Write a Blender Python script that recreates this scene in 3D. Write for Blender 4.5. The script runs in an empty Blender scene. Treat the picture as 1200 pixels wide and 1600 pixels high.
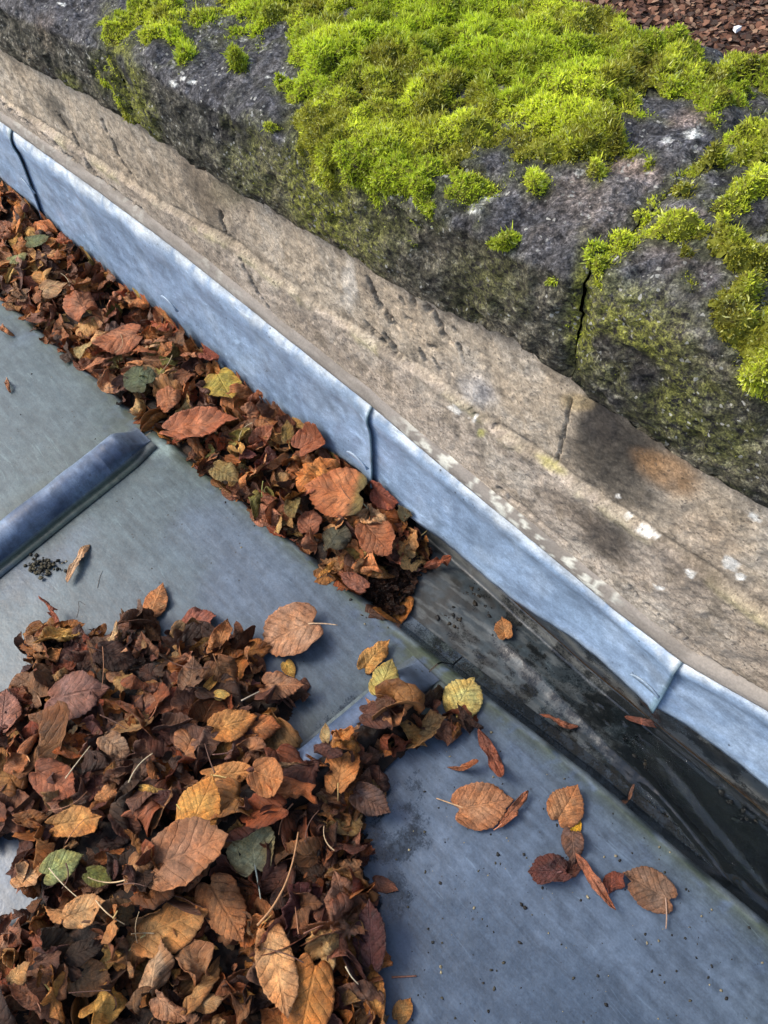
import bpy, math, random
import numpy as np
from mathutils import Vector, Matrix
from mathutils.bvhtree import BVHTree

S = bpy.context.scene
COL = S.collection
# ------------------------------------------------------------------ camera
PITCH, ROLL, YAW, FPX, H = math.radians(56.9076), math.radians(-11.9906), math.radians(146.5578), 1200.0, 0.951
fw = np.array([math.cos(PITCH)*math.cos(YAW), math.cos(PITCH)*math.sin(YAW), -math.sin(PITCH)])
_r = np.array([math.sin(YAW), -math.cos(YAW), 0.0]); _u = np.cross(_r, fw)
rt = math.cos(ROLL)*_r + math.sin(ROLL)*_u
up = -math.sin(ROLL)*_r + math.cos(ROLL)*_u
CAM = np.array([0.0, 0.0, H])
cam = bpy.data.objects.new('camera', bpy.data.cameras.new('camera'))
COL.objects.link(cam); S.camera = cam
cam.matrix_world = Matrix(((rt[0], up[0], -fw[0], 0), (rt[1], up[1], -fw[1], 0), (rt[2], up[2], -fw[2], H), (0, 0, 0, 1)))
cam.data.sensor_fit = 'VERTICAL'; cam.data.sensor_height = 32.0
cam.data.lens = 32.0*FPX/1600.0
cam.data.clip_start = 0.02; cam.data.clip_end = 2000
# ------------------------------------------------------------------ light
W = bpy.data.worlds.new('World'); S.world = W; W.use_nodes = True
SUN_EL, SUN_AZ = math.radians(48), math.atan2(-0.55, -0.85)      # direction towards the sun, measured from +X
nt = W.node_tree; nt.nodes.clear()
sky = nt.nodes.new('ShaderNodeTexSky'); sky.sky_type = 'NISHITA'; sky.sun_disc = False
sky.sun_elevation = SUN_EL; sky.sun_rotation = math.pi/2 - SUN_AZ; sky.air_density = 1.0; sky.dust_density = 3.0; sky.ozone_density = 1.0
bg = nt.nodes.new('ShaderNodeBackground'); bg.inputs['Strength'].default_value = 0.14
wo = nt.nodes.new('ShaderNodeOutputWorld')
nt.links.new(sky.outputs[0], bg.inputs[0]); nt.links.new(bg.outputs[0], wo.inputs[0])
sl = bpy.data.lights.new('sun', 'SUN'); sl.energy = 1.5; sl.angle = math.radians(24); sl.color = (1.0, 0.95, 0.87)
sun = bpy.data.objects.new('sun', sl); COL.objects.link(sun)
sd = Vector((math.cos(SUN_EL)*math.cos(SUN_AZ), math.cos(SUN_EL)*math.sin(SUN_AZ), math.sin(SUN_EL)))
sun.rotation_euler = sd.to_track_quat('Z', 'Y').to_euler()
S.view_settings.view_transform = 'Standard'; S.view_settings.look = 'None'
S.view_settings.exposure = 1.0; S.view_settings.gamma = 1.0
S.cycles.sample_clamp_indirect = 4.0; S.cycles.sample_clamp_direct = 6.0; S.cycles.max_bounces = 6

# ------------------------------------------------------------------ maths helpers
rng = np.random.default_rng(7)
def ray(px, py): return fw + rt*(px-600)/FPX - up*(py-800)/FPX
def onz(px, py, z=0.0):
    d = ray(px, py); return CAM + d*((z-H)/d[2])
def ony(px, py, y):
    d = ray(px, py); return CAM + d*(y/d[1])
def project(P):
    q = P - CAM; d = q@fw
    d = np.where(d < 1e-3, 1e-3, d)
    return np.stack([600+FPX*(q@rt)/d, 800-FPX*(q@up)/d], -1)
def sstep(a, b, x):
    t = np.clip((x-a)/(b-a), 0, 1); return t*t*(3-2*t)
_tab = np.random.default_rng(3).random(65536).astype(np.float64)
def _h(i, j, k, s): return _tab[(i*73856093 ^ j*19349663 ^ k*83492791 ^ s*2654435) & 65535]
def vnoise(x, y, z=0.0, s=0):
    x, y, z = np.broadcast_arrays(np.asarray(x, float), np.asarray(y, float), np.asarray(z, float))
    i, j, k = np.floor(x).astype(np.int64), np.floor(y).astype(np.int64), np.floor(z).astype(np.int64)
    a, b, c = x-i, y-j, z-k
    a, b, c = a*a*(3-2*a), b*b*(3-2*b), c*c*(3-2*c)
    r = 0
    for di in (0, 1):
        for dj in (0, 1):
            for dk in (0, 1):
                r = r + _h(i+di, j+dj, k+dk, s)*(a if di else 1-a)*(b if dj else 1-b)*(c if dk else 1-c)
    return r
def fbm(x, y, z=0.0, o=4, s=0):
    r, a, t, f = 0, 1.0, 0, 1.0
    for q in range(o):
        r = r + a*vnoise(x*f, y*f, z*f, s+q*17); t += a; a *= .5; f *= 2.03
    return r/t
def worley(x, y, z, s=0):
    i, j, k = np.floor(x).astype(np.int64), np.floor(y).astype(np.int64), np.floor(z).astype(np.int64)
    d1 = np.full(x.shape, 9.0); d2 = np.full(x.shape, 9.0); cid = np.zeros(x.shape)
    for a in (-1, 0, 1):
        for b in (-1, 0, 1):
            for c in (-1, 0, 1):
                I, J, K = i+a, j+b, k+c
                d = np.sqrt((I+_h(I, J, K, s)-x)**2+(J+_h(I, J, K, s+1)-y)**2+(K+_h(I, J, K, s+2)-z)**2)
                n = d < d1; d2 = np.where(n, d1, np.minimum(d2, d)); cid = np.where(n, _h(I, J, K, s+3), cid); d1 = np.where(n, d, d1)
    return d1, d2, cid
def inpoly(P, poly):
    x, y = P[..., 0], P[..., 1]; c = np.zeros(x.shape, bool); n = len(poly)
    for i in range(n):
        x1, y1 = poly[i]; x2, y2 = poly[(i+1) % n]
        if y1 == y2: continue
        c ^= ((y1 > y) != (y2 > y)) & (x < (x2-x1)*(y-y1)/(y2-y1)+x1)
    return c
def polydist(P, poly, closed=True):
    d = np.full(P.shape[:-1], 1e9); n = len(poly)
    for i in range(n if closed else n-1):
        a = np.array(poly[i], float); b = np.array(poly[(i+1) % n], float); e = b-a
        t = np.clip(((P-a)@e)/(e@e+1e-12), 0, 1)
        q = P-a-t[..., None]*e; d = np.minimum(d, np.sqrt((q*q).sum(-1)))
    return d
def sdist(P, poly):                                    # >0 inside
    d = polydist(P, poly); return np.where(inpoly(P, poly), d, -d)
def blob(Q, cx, cy, rx, ry, rot=0, soft=.35):
    c, s = math.cos(math.radians(rot)), math.sin(math.radians(rot))
    x, y = Q[..., 0]-cx, Q[..., 1]-cy
    u, v = (x*c+y*s)/rx, (-x*s+y*c)/ry
    return 1-sstep(1-soft, 1+soft, np.sqrt(u*u+v*v))
def mixc(C, D, m): return C*(1-m[..., None])+np.array(D)*m[..., None]

# ------------------------------------------------------------------ object helpers
def tag(o, label=None, cat=None, group=None, kind=None):
    for k, v in (('label', label), ('category', cat), ('group', group), ('kind', kind)):
        if v: o[k] = v
    return o
def empty(name, loc, **k):
    o = bpy.data.objects.new(name, None); COL.objects.link(o); o.location = loc; o.empty_display_size = .02
    return tag(o, **k)
def mesh_obj(name, V, F, mat, parent=None, col=None, attrs=None, uv=None, smooth=True, mats=None):
    """V (n,3) numpy in world space, F (m,k) numpy or list of arrays"""
    me = bpy.data.meshes.new(name)
    loc = np.zeros(3)
    V = np.asarray(V, float)
    if parent is None:
        loc = np.array([V[:, 0].mean(), V[:, 1].mean(), V[:, 2].min()])
    else:
        loc = np.array(parent.get('_o', (0, 0, 0)))
    Fs = F if isinstance(F, list) else [F]
    Fs = [np.asarray(f, np.int32) for f in Fs if len(f)]
    me.vertices.add(len(V)); me.vertices.foreach_set('co', (V-loc).astype(np.float32).ravel())
    nl = sum(f.size for f in Fs); npoly = sum(len(f) for f in Fs)
    me.loops.add(nl); me.loops.foreach_set('vertex_index', np.concatenate([f.ravel() for f in Fs]))
    me.polygons.add(npoly)
    tot = np.concatenate([np.full(len(f), f.shape[1], np.int32) for f in Fs])
    st = np.concatenate([[0], np.cumsum(tot)[:-1]]).astype(np.int32)
    me.polygons.foreach_set('loop_start', st)
    try: me.polygons.foreach_set('loop_total', tot)
    except Exception: pass
    me.update(calc_edges=True)
    me.polygons.foreach_set('use_smooth', np.full(npoly, smooth))
    if col is not None:
        a = me.color_attributes.new('col', 'FLOAT_COLOR', 'POINT')
        c = np.ones((len(V), 4), np.float32); c[:, :3] = np.asarray(col).reshape(len(V), 3) if np.asarray(col).size == len(V)*3 else np.asarray(col)
        a.data.foreach_set('color', c.ravel())
    for k, v in (attrs or {}).items():
        a = me.attributes.new(k, 'FLOAT', 'POINT'); a.data.foreach_set('value', np.broadcast_to(np.asarray(v, np.float32).ravel(), (len(V),)).copy())
    if uv is not None:
        a = me.attributes.new('leafuv', 'FLOAT_VECTOR', 'POINT'); a.data.foreach_set('vector', uv.astype(np.float32).ravel())
    me.validate(clean_customdata=False)
    o = bpy.data.objects.new(name, me); COL.objects.link(o)
    if parent is None: o.location = loc; o['_o'] = loc.tolist()
    else: o.parent = parent
    me.materials.append(mat)
    return o
def thing(name, loc, **k):
    o = empty(name, loc, **k); o['_o'] = list(map(float, loc)); return o
def gridfaces(n, m, close=False):
    i, j = np.meshgrid(np.arange(n-1), np.arange(m if close else m-1), indexing='ij')
    a = i*m+j; b = i*m+(j+1) % m
    return np.stack([a, b, b+m, a+m], -1).reshape(-1, 4)
def solid(o, t, offset=-1):
    md = o.modifiers.new('thickness', 'SOLIDIFY'); md.thickness = t; md.offset = offset
def tube(pts, rad, n=6):
    pts = np.asarray(pts, float); k = len(pts); rad = np.broadcast_to(rad, (k,))
    T = np.gradient(pts, axis=0); T /= np.linalg.norm(T, axis=1)[:, None]+1e-12
    ref = np.array([0, 0, 1.0]); A = np.cross(T, ref)
    ln = np.linalg.norm(A, axis=1); A[ln < .05] = (1, 0, 0); A /= np.linalg.norm(A, axis=1)[:, None]; B = np.cross(T, A)
    th = np.linspace(0, 2*np.pi, n, endpoint=False)
    V = pts[:, None]+rad[:, None, None]*(np.cos(th)[None, :, None]*A[:, None]+np.sin(th)[None, :, None]*B[:, None])
    F = gridfaces(k, n, True)
    return V.reshape(-1, 3), [F, np.arange(n)[None, ::-1].copy(), (np.arange(n)+(k-1)*n)[None]]

# ------------------------------------------------------------------ materials
class NT:
    def __init__(s, name):
        s.m = bpy.data.materials.new(name); s.m.use_nodes = True; s.t = s.m.node_tree
        s.b = s.t.nodes['Principled BSDF']
    def n(s, typ, **k):
        o = s.t.nodes.new('ShaderNode'+typ)
        for a, v in k.items():
            if a.startswith('i_'):
                kk = a[2:]; kk = int(kk) if kk.isdigit() else kk.replace('_', ' ')
                s.set(o.inputs[kk], v)
            else: setattr(o, a, v)
        return o
    def set(s, sock, v):
        if isinstance(v, bpy.types.NodeSocket): s.t.links.new(v, sock)
        elif isinstance(v, bpy.types.Node): s.t.links.new(v.outputs[0], sock)
        else:
            if hasattr(sock.default_value, '__len__') and hasattr(v, '__len__') and len(sock.default_value) == 4 and len(v) == 3: v = (*v, 1)
            sock.default_value = v
    def attr(s, name, out='Fac'): return s.n('Attribute', attribute_name=name).outputs[out]
    def noise(s, scale, detail=4, rough=.6, vec=None, w=None):
        o = s.n('TexNoise', noise_dimensions='4D' if w is not None else '3D')
        s.set(o.inputs['Scale'], scale); s.set(o.inputs['Detail'], detail); s.set(o.inputs['Roughness'], rough)
        if vec is not None: s.set(o.inputs['Vector'], vec)
        if w is not None: s.set(o.inputs['W'], w)
        return o.outputs[0]
    def math(s, op, a, b=0.0, c=0.0):
        o = s.n('Math', operation=op); s.set(o.inputs[0], a); s.set(o.inputs[1], b); s.set(o.inputs[2], c); return o.outputs[0]
    def rng(s, v, a, b, c=0.0, d=1.0):
        o = s.n('MapRange'); 
        for i, q in enumerate((v, a, b, c, d)): s.set(o.inputs[i], q)
        return o.outputs[0]
    def mix(s, f, a, b, mode='MIX'):
        o = s.n('Mix', data_type='RGBA', blend_type=mode); s.set(o.inputs[0], f); s.set(o.inputs[6], a); s.set(o.inputs[7], b); return o.outputs[2]
    def bump(s, h, strength=.5, dist=.002, normal=None):
        o = s.n('Bump'); s.set(o.inputs['Strength'], strength); s.set(o.inputs['Distance'], dist); s.set(o.inputs['Height'], h)
        if normal is not None: s.set(o.inputs['Normal'], normal)
        return o.outputs[0]
    def out(s, color, rough, normal=None, spec=.5, metal=0.0):
        s.set(s.b.inputs['Base Color'], color); s.set(s.b.inputs['Roughness'], rough)
        s.set(s.b.inputs['Specular IOR Level'], spec); s.set(s.b.inputs['Metallic'], metal)
        if normal is not None: s.set(s.b.inputs['Normal'], normal)
        return s.m
def grain(N, p, c, scale, lo, hi, jag=None):
    vo = N.n('TexVoronoi'); N.set(vo.inputs['Scale'], scale); N.set(vo.inputs['Vector'], p)
    q = N.n('SeparateColor', i_0=vo.outputs['Color']); g = N.rng(q.outputs[0], 0, 1, lo, hi)
    return N.mix(1.0, c, N.n('CombineColor', i_0=g, i_1=g, i_2=g).outputs[0], 'MULTIPLY'), q, vo
def pos(N): return N.n('NewGeometry').outputs['Position']

def m_lead():
    N = NT('weathered_lead'); p = pos(N); c = N.attr('col', 'Color'); wet = N.attr('wet')
    n1 = N.noise(9, 6, .65, p); n2 = N.noise(60, 5, .7, p); n3 = N.noise(420, 3, .6, p)
    mp = N.n('Mapping'); N.set(mp.inputs[0], p); mp.inputs['Rotation'].default_value = (0, 0, .5); mp.inputs['Scale'].default_value = (14, 110, 40)
    st = N.noise(1.0, 5, .7, mp.outputs[0])
    v = N.math('MULTIPLY', N.rng(n1, .3, .7, .84, 1.16), N.rng(n2, .33, .67, .82, 1.18))
    v = N.math('MULTIPLY', v, N.rng(n3, .35, .65, .88, 1.12))
    v = N.math('MULTIPLY', v, N.rng(st, .38, .62, .80, 1.20))
    cc = N.mix(1.0, c, N.n('CombineColor', i_0=v, i_1=v, i_2=v).outputs[0], 'MULTIPLY')
    # chalky patina and fine scratches
    pat = N.rng(N.noise(23, 9, .8, p), .53, .64, 0, .6)
    cc = N.mix(pat, cc, N.mix(1.0, c, (1.5, 1.5, 1.5), 'MULTIPLY'))
    dv = N.n('VectorMath', operation='ADD'); N.set(dv.inputs[0], p)
    nv = N.n('TexNoise'); N.set(nv.inputs['Scale'], 5.0); N.set(nv.inputs['Vector'], p)
    sc = N.n('VectorMath', operation='SCALE'); N.set(sc.inputs[0], nv.outputs[1]); sc.inputs['Scale'].default_value = .06
    N.set(dv.inputs[1], sc.outputs[0])
    for ang, sc_ in ((.9, 210), (-.5, 260), (2.3, 180)):
        mq = N.n('Mapping'); N.set(mq.inputs[0], dv.outputs[0]); mq.inputs['Rotation'].default_value = (0, 0, ang); mq.inputs['Scale'].default_value = (16, sc_, 60)
        scr = N.math('MULTIPLY', N.rng(N.noise(1.0, 3, .6, mq.outputs[0]), .655, .70, 0, .55), N.rng(n1, .42, .6, 0, 1))
        cc = N.mix(scr, cc, N.mix(1.0, c, (2.1, 2.1, 2.0), 'MULTIPLY'))
    # dark specks of grime
    vo = N.n('TexVoronoi'); N.set(vo.inputs['Scale'], 85.0); N.set(vo.inputs['Vector'], p)
    sp = N.math('MULTIPLY', N.rng(vo.outputs[0], .10, .16, 1, 0), N.rng(N.noise(14, 3, .6, p), .55, .62, 0, 1))
    cc = N.mix(N.math('MULTIPLY', sp, .75), cc, (.012, .012, .010))
    amp = N.math('MULTIPLY', N.math('MULTIPLY', wet, N.math('SUBTRACT', 1.0, wet)), 4.0)
    nn = N.math('ADD', N.math('MULTIPLY', N.math('SUBTRACT', n2, .5), 2.6), N.math('MULTIPLY', N.math('SUBTRACT', n3, .5), 1.2))
    wet = N.rng(N.math('ADD', wet, N.math('MULTIPLY', amp, nn)), .18, .82, 0, 1)
    cc = N.mix(N.math('MULTIPLY', wet, .92), cc, (.006, .008, .009))
    stn = N.math('MULTIPLY', N.rng(N.noise(17, 7, .75, p), .55, .64, 0, .45), N.rng(n3, .4, .6, .4, 1))
    cc = N.mix(stn, cc, N.mix(1.0, c, (.45, .47, .45), 'MULTIPLY'))
    rough = N.rng(wet, 0, 1, .40, .05); rough = N.math('ADD', rough, N.rng(n2, .3, .7, -.07, .10))
    cc, q, vg = grain(N, p, cc, 520, .93, 1.07)
    h = N.math('ADD', N.math('MULTIPLY', n2, .35), N.math('MULTIPLY', n3, .10))
    return N.out(cc, rough, N.bump(h, .28, .0025, N.bump(n1, .25, .008)), .6)
def m_stone():
    N = NT('weathered_sandstone'); p = pos(N); c = N.attr('col', 'Color')
    n1 = N.noise(30, 6, .7, p); n2 = N.noise(240, 5, .7, p); n3 = N.noise(900, 2, .5, p)
    v = N.math('MULTIPLY', N.rng(n1, .3, .7, .84, 1.16), N.rng(n2, .35, .65, .76, 1.24)); v = N.math('MULTIPLY', v, N.rng(n3, .3, .7, .8, 1.2))
    cc = N.mix(1.0, c, N.n('CombineColor', i_0=v, i_1=v, i_2=v).outputs[0], 'MULTIPLY')
    warm = N.rng(N.noise(12, 4, .6, p), .4, .65, 0, .2)
    cc = N.mix(warm, cc, N.mix(1.0, cc, (1.2, .98, .72), 'MULTIPLY'))
    vo = N.n('TexVoronoi'); N.set(vo.inputs['Scale'], 160.0); N.set(vo.inputs['Vector'], p)
    sp = N.math('MULTIPLY', N.rng(vo.outputs[0], .12, .2, 1, 0), N.rng(n1, .5, .6, 0, 1))
    cc = N.mix(N.math('MULTIPLY', sp, .5), cc, (.04, .035, .03))
    cc, q, vg = grain(N, p, cc, 450, .80, 1.20)
    dk = N.math('MULTIPLY', N.rng(q.outputs[1], .93, .94, 0, 1), N.rng(n1, .45, .55, 0, 1)); cc = N.mix(N.math('MULTIPLY', dk, .65), cc, (.07, .06, .05))
    cc, q2, vg2 = grain(N, p, cc, 170, .88, 1.12)
    h = N.math('ADD', N.math('MULTIPLY', n1, 1.0), N.math('ADD', N.math('MULTIPLY', n2, .35), N.math('MULTIPLY', q.outputs[0], .12)))
    return N.out(cc, .9, N.bump(h, .5, .004), .25)
def m_crust():
    N = NT('dark_crusted_stone'); p = pos(N); c = N.attr('col', 'Color'); g = N.attr('algae')
    n1 = N.noise(22, 6, .7, p); n2 = N.noise(170, 5, .75, p); n3 = N.noise(700, 3, .6, p)
    v = N.math('MULTIPLY', N.rng(n1, .3, .7, .65, 1.4), N.rng(n2, .36, .64, .35, 1.75)); v = N.math('MULTIPLY', v, N.rng(n3, .36, .64, .55, 1.5))
    cc = N.mix(1.0, c, N.n('CombineColor', i_0=v, i_1=v, i_2=v).outputs[0], 'MULTIPLY')
    gm = N.math('MULTIPLY', g, N.rng(n2, .40, .52, 0, 1))
    cc = N.mix(gm, cc, N.mix(N.rng(n3, .35, .65), (.060, .065, .012), (.30, .31, .05)))
    vo = N.n('TexVoronoi'); N.set(vo.inputs['Scale'], 260.0); N.set(vo.inputs['Vector'], p); N.set(vo.inputs['Randomness'], 1.0)
    sel = N.rng(N.n('SeparateColor', i_0=vo.outputs['Color']).outputs[0], .72, .74, 0, 1)
    sp = N.math('MULTIPLY', N.rng(N.math('ADD', vo.outputs[0], N.math('MULTIPLY', n3, .35)), .28, .36, 1, 0), N.math('MULTIPLY', sel, N.rng(n1, .46, .56, 0, 1)))
    cc = N.mix(N.math('MULTIPLY', sp, .8), cc, (.34, .34, .30))
    cc, q, vg = grain(N, p, cc, 400, .55, 1.45)
    lt = N.math('MULTIPLY', N.rng(q.outputs[1], .972, .975, 0, 1), N.rng(n1, .44, .52, 0, 1)); cc = N.mix(N.math('MULTIPLY', lt, .75), cc, (.40, .40, .36))
    cc, q2, vg2 = grain(N, p, cc, 140, .80, 1.22)
    h = N.math('ADD', N.math('MULTIPLY', n1, 1.0), N.math('ADD', N.math('MULTIPLY', n2, .5), N.math('ADD', N.math('MULTIPLY', q.outputs[0], .25), N.math('MULTIPLY', vg2.outputs[0], .5))))
    return N.out(cc, .85, N.bump(h, 1.0, .007), .25)
def m_col(name, rough=.8, lo=.8, hi=1.2, sc=300, bump=.4, spec=.3):
    N = NT(name); p = pos(N); c = N.attr('col', 'Color'); n = N.noise(sc, 4, .65, p); v = N.rng(n, .3, .7, lo, hi)
    cc = N.mix(1.0, c, N.n('CombineColor', i_0=v, i_1=v, i_2=v).outputs[0], 'MULTIPLY')
    return N.out(cc, rough, N.bump(n, bump, .002), spec)
def m_leaf():
    N = NT('dead_leaf'); c = N.attr('col', 'Color'); uv = N.n('Attribute', attribute_name='leafuv').outputs['Vector']; rnd = N.attr('rnd'); wet = N.attr('wet')
    sx = N.n('SeparateXYZ', i_0=uv); x, y = sx.outputs[0], sx.outputs[1]; ay = N.math('ABSOLUTE', y)
    big = N.noise(2.2, 5, .65, uv, rnd); fine = N.noise(11, 5, .75, uv, rnd); tiny = N.noise(45, 3, .7, uv, rnd)
    v = N.math('MULTIPLY', N.rng(big, .35, .65, .62, 1.36), N.rng(fine, .35, .65, .60, 1.36)); v = N.math('MULTIPLY', v, N.rng(tiny, .35, .65, .76, 1.24))
    cc = N.mix(1.0, c, N.n('CombineColor', i_0=v, i_1=v, i_2=v).outputs[0], 'MULTIPLY')
    hue = N.rng(N.noise(1.6, 3, .6, uv, N.math('ADD', rnd, 40.0)), .42, .62, 0, .7)
    cc = N.mix(hue, cc, N.mix(1.0, cc, (1.25, .92, .60), 'MULTIPLY'))
    spot = N.rng(N.noise(6, 4, .7, uv, N.math('ADD', rnd, 9.0)), .60, .68, 0, .75)
    cc = N.mix(spot, cc, (.022, .014, .009))
    # veins: midrib and side veins that leave it at an angle
    s = N.math('ADD', N.math('SUBTRACT', N.math('MULTIPLY', x, 3.3), N.math('MULTIPLY', N.math('POWER', ay, .85), 2.9)), N.math('MULTIPLY', big, .9)); fr = N.math('ABSOLUTE', N.math('SUBTRACT', N.math('FRACT', N.math('ADD', s, 20.0)), .5))
    side = N.rng(fr, .015, .07, .85, 0); mid = N.rng(ay, .018, .045, 1, 0)
    s2 = N.math('ABSOLUTE', N.math('SUBTRACT', N.math('FRACT', N.math('ADD', N.math('ADD', N.math('MULTIPLY', x, 9.0), N.math('MULTIPLY', ay, 13.0)), N.math('MULTIPLY', fine, 1.2))), .5)); tert = N.rng(s2, 0, .10, .30, 0)
    vein = N.math('MAXIMUM', N.math('MAXIMUM', side, mid), tert)
    vc = N.math('MULTIPLY', vein, .42)
    vcol = N.mix(N.rng(rnd, 0, 60, 0, 1), N.mix(1.0, c, (.32, .26, .24), 'MULTIPLY'), N.mix(1.0, c, (1.7, 1.6, 1.4), 'MULTIPLY'))
    cc = N.mix(vc, cc, vcol)
    back = N.n('NewGeometry').outputs['Backfacing']
    cc = N.mix(N.math('MULTIPLY', back, .25), cc, N.mix(1.0, cc, (1.25, 1.22, 1.18), 'MULTIPLY'))
    cc = N.mix(N.math('MULTIPLY', wet, .35), cc, N.mix(1.0, cc, (.4, .36, .36), 'MULTIPLY'))
    rough = N.math('ADD', N.rng(wet, 0, 1, .56, .22), N.rng(fine, .3, .7, -.08, .08))
    h = N.math('ADD', N.math('MULTIPLY', vein, -.6), N.math('ADD', N.math('MULTIPLY', fine, 1.3), N.math('ADD', N.math('MULTIPLY', tiny, .6), N.math('MULTIPLY', N.math('MINIMUM', fr, .30), .9))))
    m = N.out(cc, rough, N.bump(h, .9, .0024), .4)
    return m
def m_moss():
    N = NT('moss'); p = pos(N); c = N.attr('col', 'Color'); n = N.noise(260, 3, .7, p); v = N.rng(n, .3, .7, .7, 1.3)
    cc = N.mix(1.0, c, N.n('CombineColor', i_0=v, i_1=v, i_2=v).outputs[0], 'MULTIPLY')
    m = N.out(cc, .75, None, .2)
    tr = N.n('BsdfTranslucent'); N.set(tr.inputs[0], cc); mx = N.n('MixShader'); mx.inputs[0].default_value = .40
    N.t.links.new(N.b.outputs[0], mx.inputs[1]); N.t.links.new(tr.outputs[0], mx.inputs[2])
    N.t.links.new(mx.outputs[0], N.t.nodes['Material Output'].inputs[0])
    return m
def m_water():
    N = NT('gutter_water'); p = pos(N); n = N.noise(75, 4, .6, p)
    N.set(N.b.inputs['Transmission Weight'], 1.0); N.set(N.b.inputs['IOR'], 1.33)
    return N.out((.75, .8, .78), .03, N.bump(n, .7, .005), .5)
LEAD, STONE, CRUST, LEAF, MOSS, WATER = m_lead(), m_stone(), m_crust(), m_leaf(), m_moss(), m_water()
STALK = m_col('leaf_stalk', .55, .75, 1.2, 400); DIRT = m_col('wet_dirt', .6, .5, 1.6, 350, .8, .25); GROUND = m_col('litter_ground', .95, .6, 1.3, 12)
MORTAR = m_col('mortar', .9, .82, 1.15, 350, .35, .2); LICHEN = m_col('pale_lichen', .95, .8, 1.15, 500, .6, .1)

# ------------------------------------------------------------------ layout curves (measured along x)
xe = np.array([-4, -1.44, -.78, -.345, -.071, .157, 2.0]); ye_ = np.array([.150, .173, .199, .226, .250, .259, .275])
def yedge(x): return np.interp(x, xe, ye_)
YW = .384
def curve(pts, y):
    A = np.array([ony(a, b, y) for a, b in pts]); o = np.argsort(A[:, 0]); A = A[o]; return A[:, 0], A[:, 2]
_fb = curve([(0,265),(130,385),(265,500),(420,625),(580,740),(735,868),(880,975),(1035,1090),(1200,1212)], YW-.012)
_ft = curve([(0,185),(60,228),(150,292),(280,388),(430,508),(583,630),(700,730),(850,852),(960,945),(1070,1030),(1200,1103)], YW)
_lg = curve([(0,150),(130,240),(250,315),(370,385),(500,480),(600,545),(720,620),(785,672),(885,745),(1000,822),(1200,965)], YW+.012)
_cb = curve([(0,80),(120,140),(240,215),(400,315),(545,405),(660,478),(800,540),(900,607),(1000,680),(1100,745),(1200,798)], YW)
_ar = curve([(0,5),(100,50),(225,100),(300,145),(400,190),(450,217),(560,272),(700,335),(800,385),(900,425),(1050,490),(1200,585)], YW)
def zfb(x): return np.interp(x, *_fb)
def zft(x): return np.interp(x, *_ft)
def zlg(x): return np.interp(x, *_lg)
def zcb(x): return np.interp(x, *_cb)
def zar(x): return np.interp(x, *_ar)+.008
def zgut(x): return np.interp(x, [-4, -.6, -.35, 0, .3, 2], [-.040, -.044, -.048, -.062, -.080, -.11])
def yfold(x): return np.interp(x, [-4, -.4, 0, .4, 2], [.382, .378, .374, .370, .36])+.004*np.sin(x*9)
def roofz(x, y): return .045*(yedge(x)-y) + .0035*(fbm(np.asarray(x)*5+9, np.asarray(y)*5, 0, 3, 5)-.5)

# ------------------------------------------------------------------ ground far below the parapet and sky
gx = np.linspace(-60, 60, 121); gy = np.linspace(-60, 60, 121)
GX, GY = np.meshgrid(np.sign(gx)*np.abs(gx)**1.6, np.sign(gy)*np.abs(gy)**1.6, indexing='ij')
GZ = -2.6+.05*fbm(GX, GY, 0, 3, 2)
V = np.stack([GX, GY, GZ], -1).reshape(-1, 3)
gc = mixc(np.tile(np.array([.10, .040, .022]), (len(V), 1)), (.045, .03, .018), fbm(V[:, 0]*2, V[:, 1]*2, 0, 3, 8))
tag(mesh_obj('ground', V, gridfaces(121, 121), GROUND, col=gc), kind='structure')

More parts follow.
